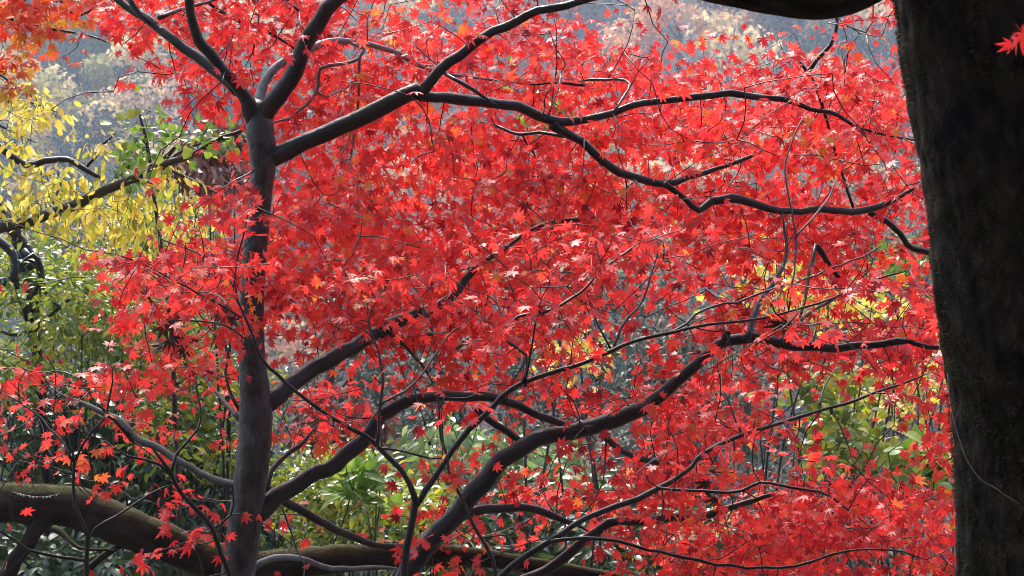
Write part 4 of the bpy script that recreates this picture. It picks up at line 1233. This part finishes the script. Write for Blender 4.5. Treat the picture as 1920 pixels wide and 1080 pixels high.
def fartree(kind, nclump, h, w_, seed, loc, label, group, bark=B_GREY, csize=0.23):
    r = np.random.default_rng(seed)
    th = empty('hillside_tree', loc, label, 'tree', group)
    tb = Tubes()
    base = np.array(loc, float)
    top = base + [r.normal(0, .3), r.normal(0, .3), h * 0.9]
    tb.add(smoothpath(np.array([[*(base - [0, 0, .5]), 0.17], [*(base * .5 + top * .5 + r.normal(0, .2, 3)), 0.11], [*top, 0.03]]), 0.5), 7, 0.05)
    lob = []
    for k in range(9):
        a = r.uniform(0, 6.283); zz = r.uniform(0.4, 0.92)
        rr = w_ * 0.5 * r.uniform(0.3, 0.95) * (1.1 - 0.5 * abs(zz - 0.55))
        c = base + [rr * math.cos(a), rr * math.sin(a), h * zz]
        s0 = base + (top - base) * (zz * 0.75)
        tb.add(smoothpath(np.array([[*s0, 0.06], [*(s0 * .5 + c * .5 + [0, 0, .2]), 0.04], [*c, 0.015]]), 0.5), 5, 0)
        lob.append((c, w_ * r.uniform(0.16, 0.30)))
    tb.build('trunk', bark, th)
    if nclump:
        k = r.integers(0, 9, nclump)
        dirs = nrmz(r.normal(0, 1, (nclump, 3)))
        rad = r.uniform(0.3, 1.0, nclump) ** 0.5
        pos = np.array([lob[i][0] for i in k]) + dirs * (np.array([lob[i][1] for i in k]) * rad)[:, None] * np.array([1, 1, 0.75])
        V, Fc, rv = instance(CLUMP, pos, r.normal(0, 1, (nclump, 3)), dirs + np.array([0, 0, 0.7]) + r.normal(0, .4, (nclump, 3)), csize * r.uniform(0.5, 1.2, nclump),
                             np.clip(0.5 + 0.25 * np.array([hash((int(i), seed)) % 7 - 3 for i in k]) / 3 + r.normal(0, .2, nclump), 0, 1))
        build('crown', V, Fc, FAR[kind], th, False, {'rnd': rv})
    return th


def hit(px, py):
    """Where the sight line through a pixel meets the far slope."""
    for y in np.arange(60, 330, 0.5):
        p = P(px, py, y)
        if p[2] < gz(p[0], y):
            return p
    return None


used = []


def at_hill(px, py):
    p = hit(px, py)
    return (float(p[0]), float(p[1]), gz(p[0], p[1]))


# trees that stand out
fartree('salmon', 2600, 9.5, 8.8, 5, at_hill(262, 375), 'rounded salmon-pink tree standing out on the hazy slope left of the maple', None, csize=0.21)
fartree('salmon', 1400, 6.5, 6.0, 6, at_hill(335, 330), 'smaller salmon-pink tree just right of the rounded one', None, csize=0.20)
fartree('rust', 1600, 6.0, 7.0, 8, at_hill(92, 385), 'dull rusty-red tree on the hazy slope above the yellow leaves', None, csize=0.21)
fartree('bluegreen', 2000, 7.0, 7.0, 9, at_hill(1565, 125), 'round blue-green tree on the slope under the dark overhead bough', None)
# prototypes, then copies spread over the slope
LAB = {'orange': 'hazy orange-leaved tree among others on the far slope', 'tan': 'hazy straw-coloured tree among others on the far slope', 'green': 'hazy green tree among others on the far slope',
       'bluegreen': 'hazy dark blue-green tree among others on the far slope', 'rust': 'hazy rusty tree among others on the far slope', 'olive': 'hazy olive tree among others on the far slope',
       'bare': 'bare whitish-stemmed tree on the far slope'}
protos = {}
cand = []
tries = 0
while len(cand) < 292 and tries < 60000:
    tries += 1
    y = rng.uniform(98, 205)
    x = rng.uniform(-0.31, 0.31) * y
    z = gz(x, y)
    py = 540 - (z + 3 - EYE) / y * F
    if py > 760 or py < -260:
        continue
    if any((x - q[0]) ** 2 + (y - q[1]) ** 2 < 7.0 for q in cand):
        continue
    cand.append((x, y))
for (x, y) in sorted(cand):
    z = gz(x, y)
    px = 960 + x / y * F; py = 540 - (z + 3 - EYE) / y * F
    if px > 1050 and py < 260:
        kind = rng.choice(['orange', 'tan', 'bare', 'bluegreen', 'orange', 'bare'])
    elif px < 520 and py > 100:
        kind = rng.choice(['bluegreen', 'green', 'bluegreen', 'olive', 'tan'])
    else:
        kind = rng.choice(['orange', 'tan', 'green', 'bluegreen', 'rust', 'olive', 'tan'])
    kind = str(kind)
    v_ = int(rng.integers(0, 2))
    key = (kind, v_)
    if key not in protos:
        protos[key] = fartree(kind if kind != 'bare' else 'tan', 0 if kind == 'bare' else 1000, 7.5 if kind == 'bare' else 7.0, 5.5, 100 + len(protos), (x, y, z), LAB[kind],
                              kind + ' trees on the far slope', B_WHITE if kind == 'bare' else B_GREY)
    else:
        c = copy_tree(protos[key])
        c.location = (x, y, z)
        c.rotation_euler = (0, 0, float(rng.uniform(0, 6.283)))
        s = float(rng.uniform(0.9, 1.5))
        c.scale = (s, s, s * float(rng.uniform(0.85, 1.2)))

# low growth covering the far slope between the trees
nu = 48000
uy = rng.uniform(96, 215, nu)
ux = rng.uniform(-0.33, 0.33, nu) * uy
pu = np.column_stack([ux, uy, ground(ux, uy) + rng.uniform(0.0, 1.1, nu)])
V, Fc, rv = instance(CLUMP, pu, rng.normal(0, 1, (nu, 3)), np.array([0, -0.5, 0.8]) + rng.normal(0, .5, (nu, 3)), 0.30 * rng.uniform(0.4, 1.4, nu),
                     np.clip(0.5 + 0.3 * wob(pu * 0.12, 301) + rng.normal(0, 0.12, nu), 0, 1))
M_UNDER = leaf_mat('slope_undergrowth', [(0.0, (0.03, 0.07, 0.04)), (0.35, (0.09, 0.12, 0.05)), (0.6, (0.30, 0.20, 0.10)), (0.8, (0.50, 0.27, 0.14)), (1.0, (0.55, 0.42, 0.22))], trans=0.45, rough=0.7, spec=0.1)
tagobj(build('undergrowth', V, Fc, M_UNDER, None, False, {'rnd': rv}), kind='stuff')

# ================================================================== valley haze
hz, t, out = mat_new('valley_haze')
pv = N(t, 'ShaderNodeVolumePrincipled')
pv.inputs['Color'].default_value = (0.68, 0.80, 1.0, 1)
pv.inputs['Density'].default_value = 0.00085
pv.inputs['Anisotropy'].default_value = 0.2
t.links.new(pv.outputs[0], out.inputs['Volume'])
x0, x1, y0, y1 = -285.0, 285.0, -60.0, 390.0
z0, z1 = -20.0, 125.0
Vb = np.array([(x, y, z) for z in (z0, z1) for y in (y0, y1) for x in (x0, x1)])
Fb = np.array([(0, 2, 3, 1), (4, 5, 7, 6), (0, 1, 5, 4), (2, 6, 7, 3), (0, 4, 6, 2), (1, 3, 7, 5)])
tagobj(build('haze', Vb, Fb, hz), kind='stuff')
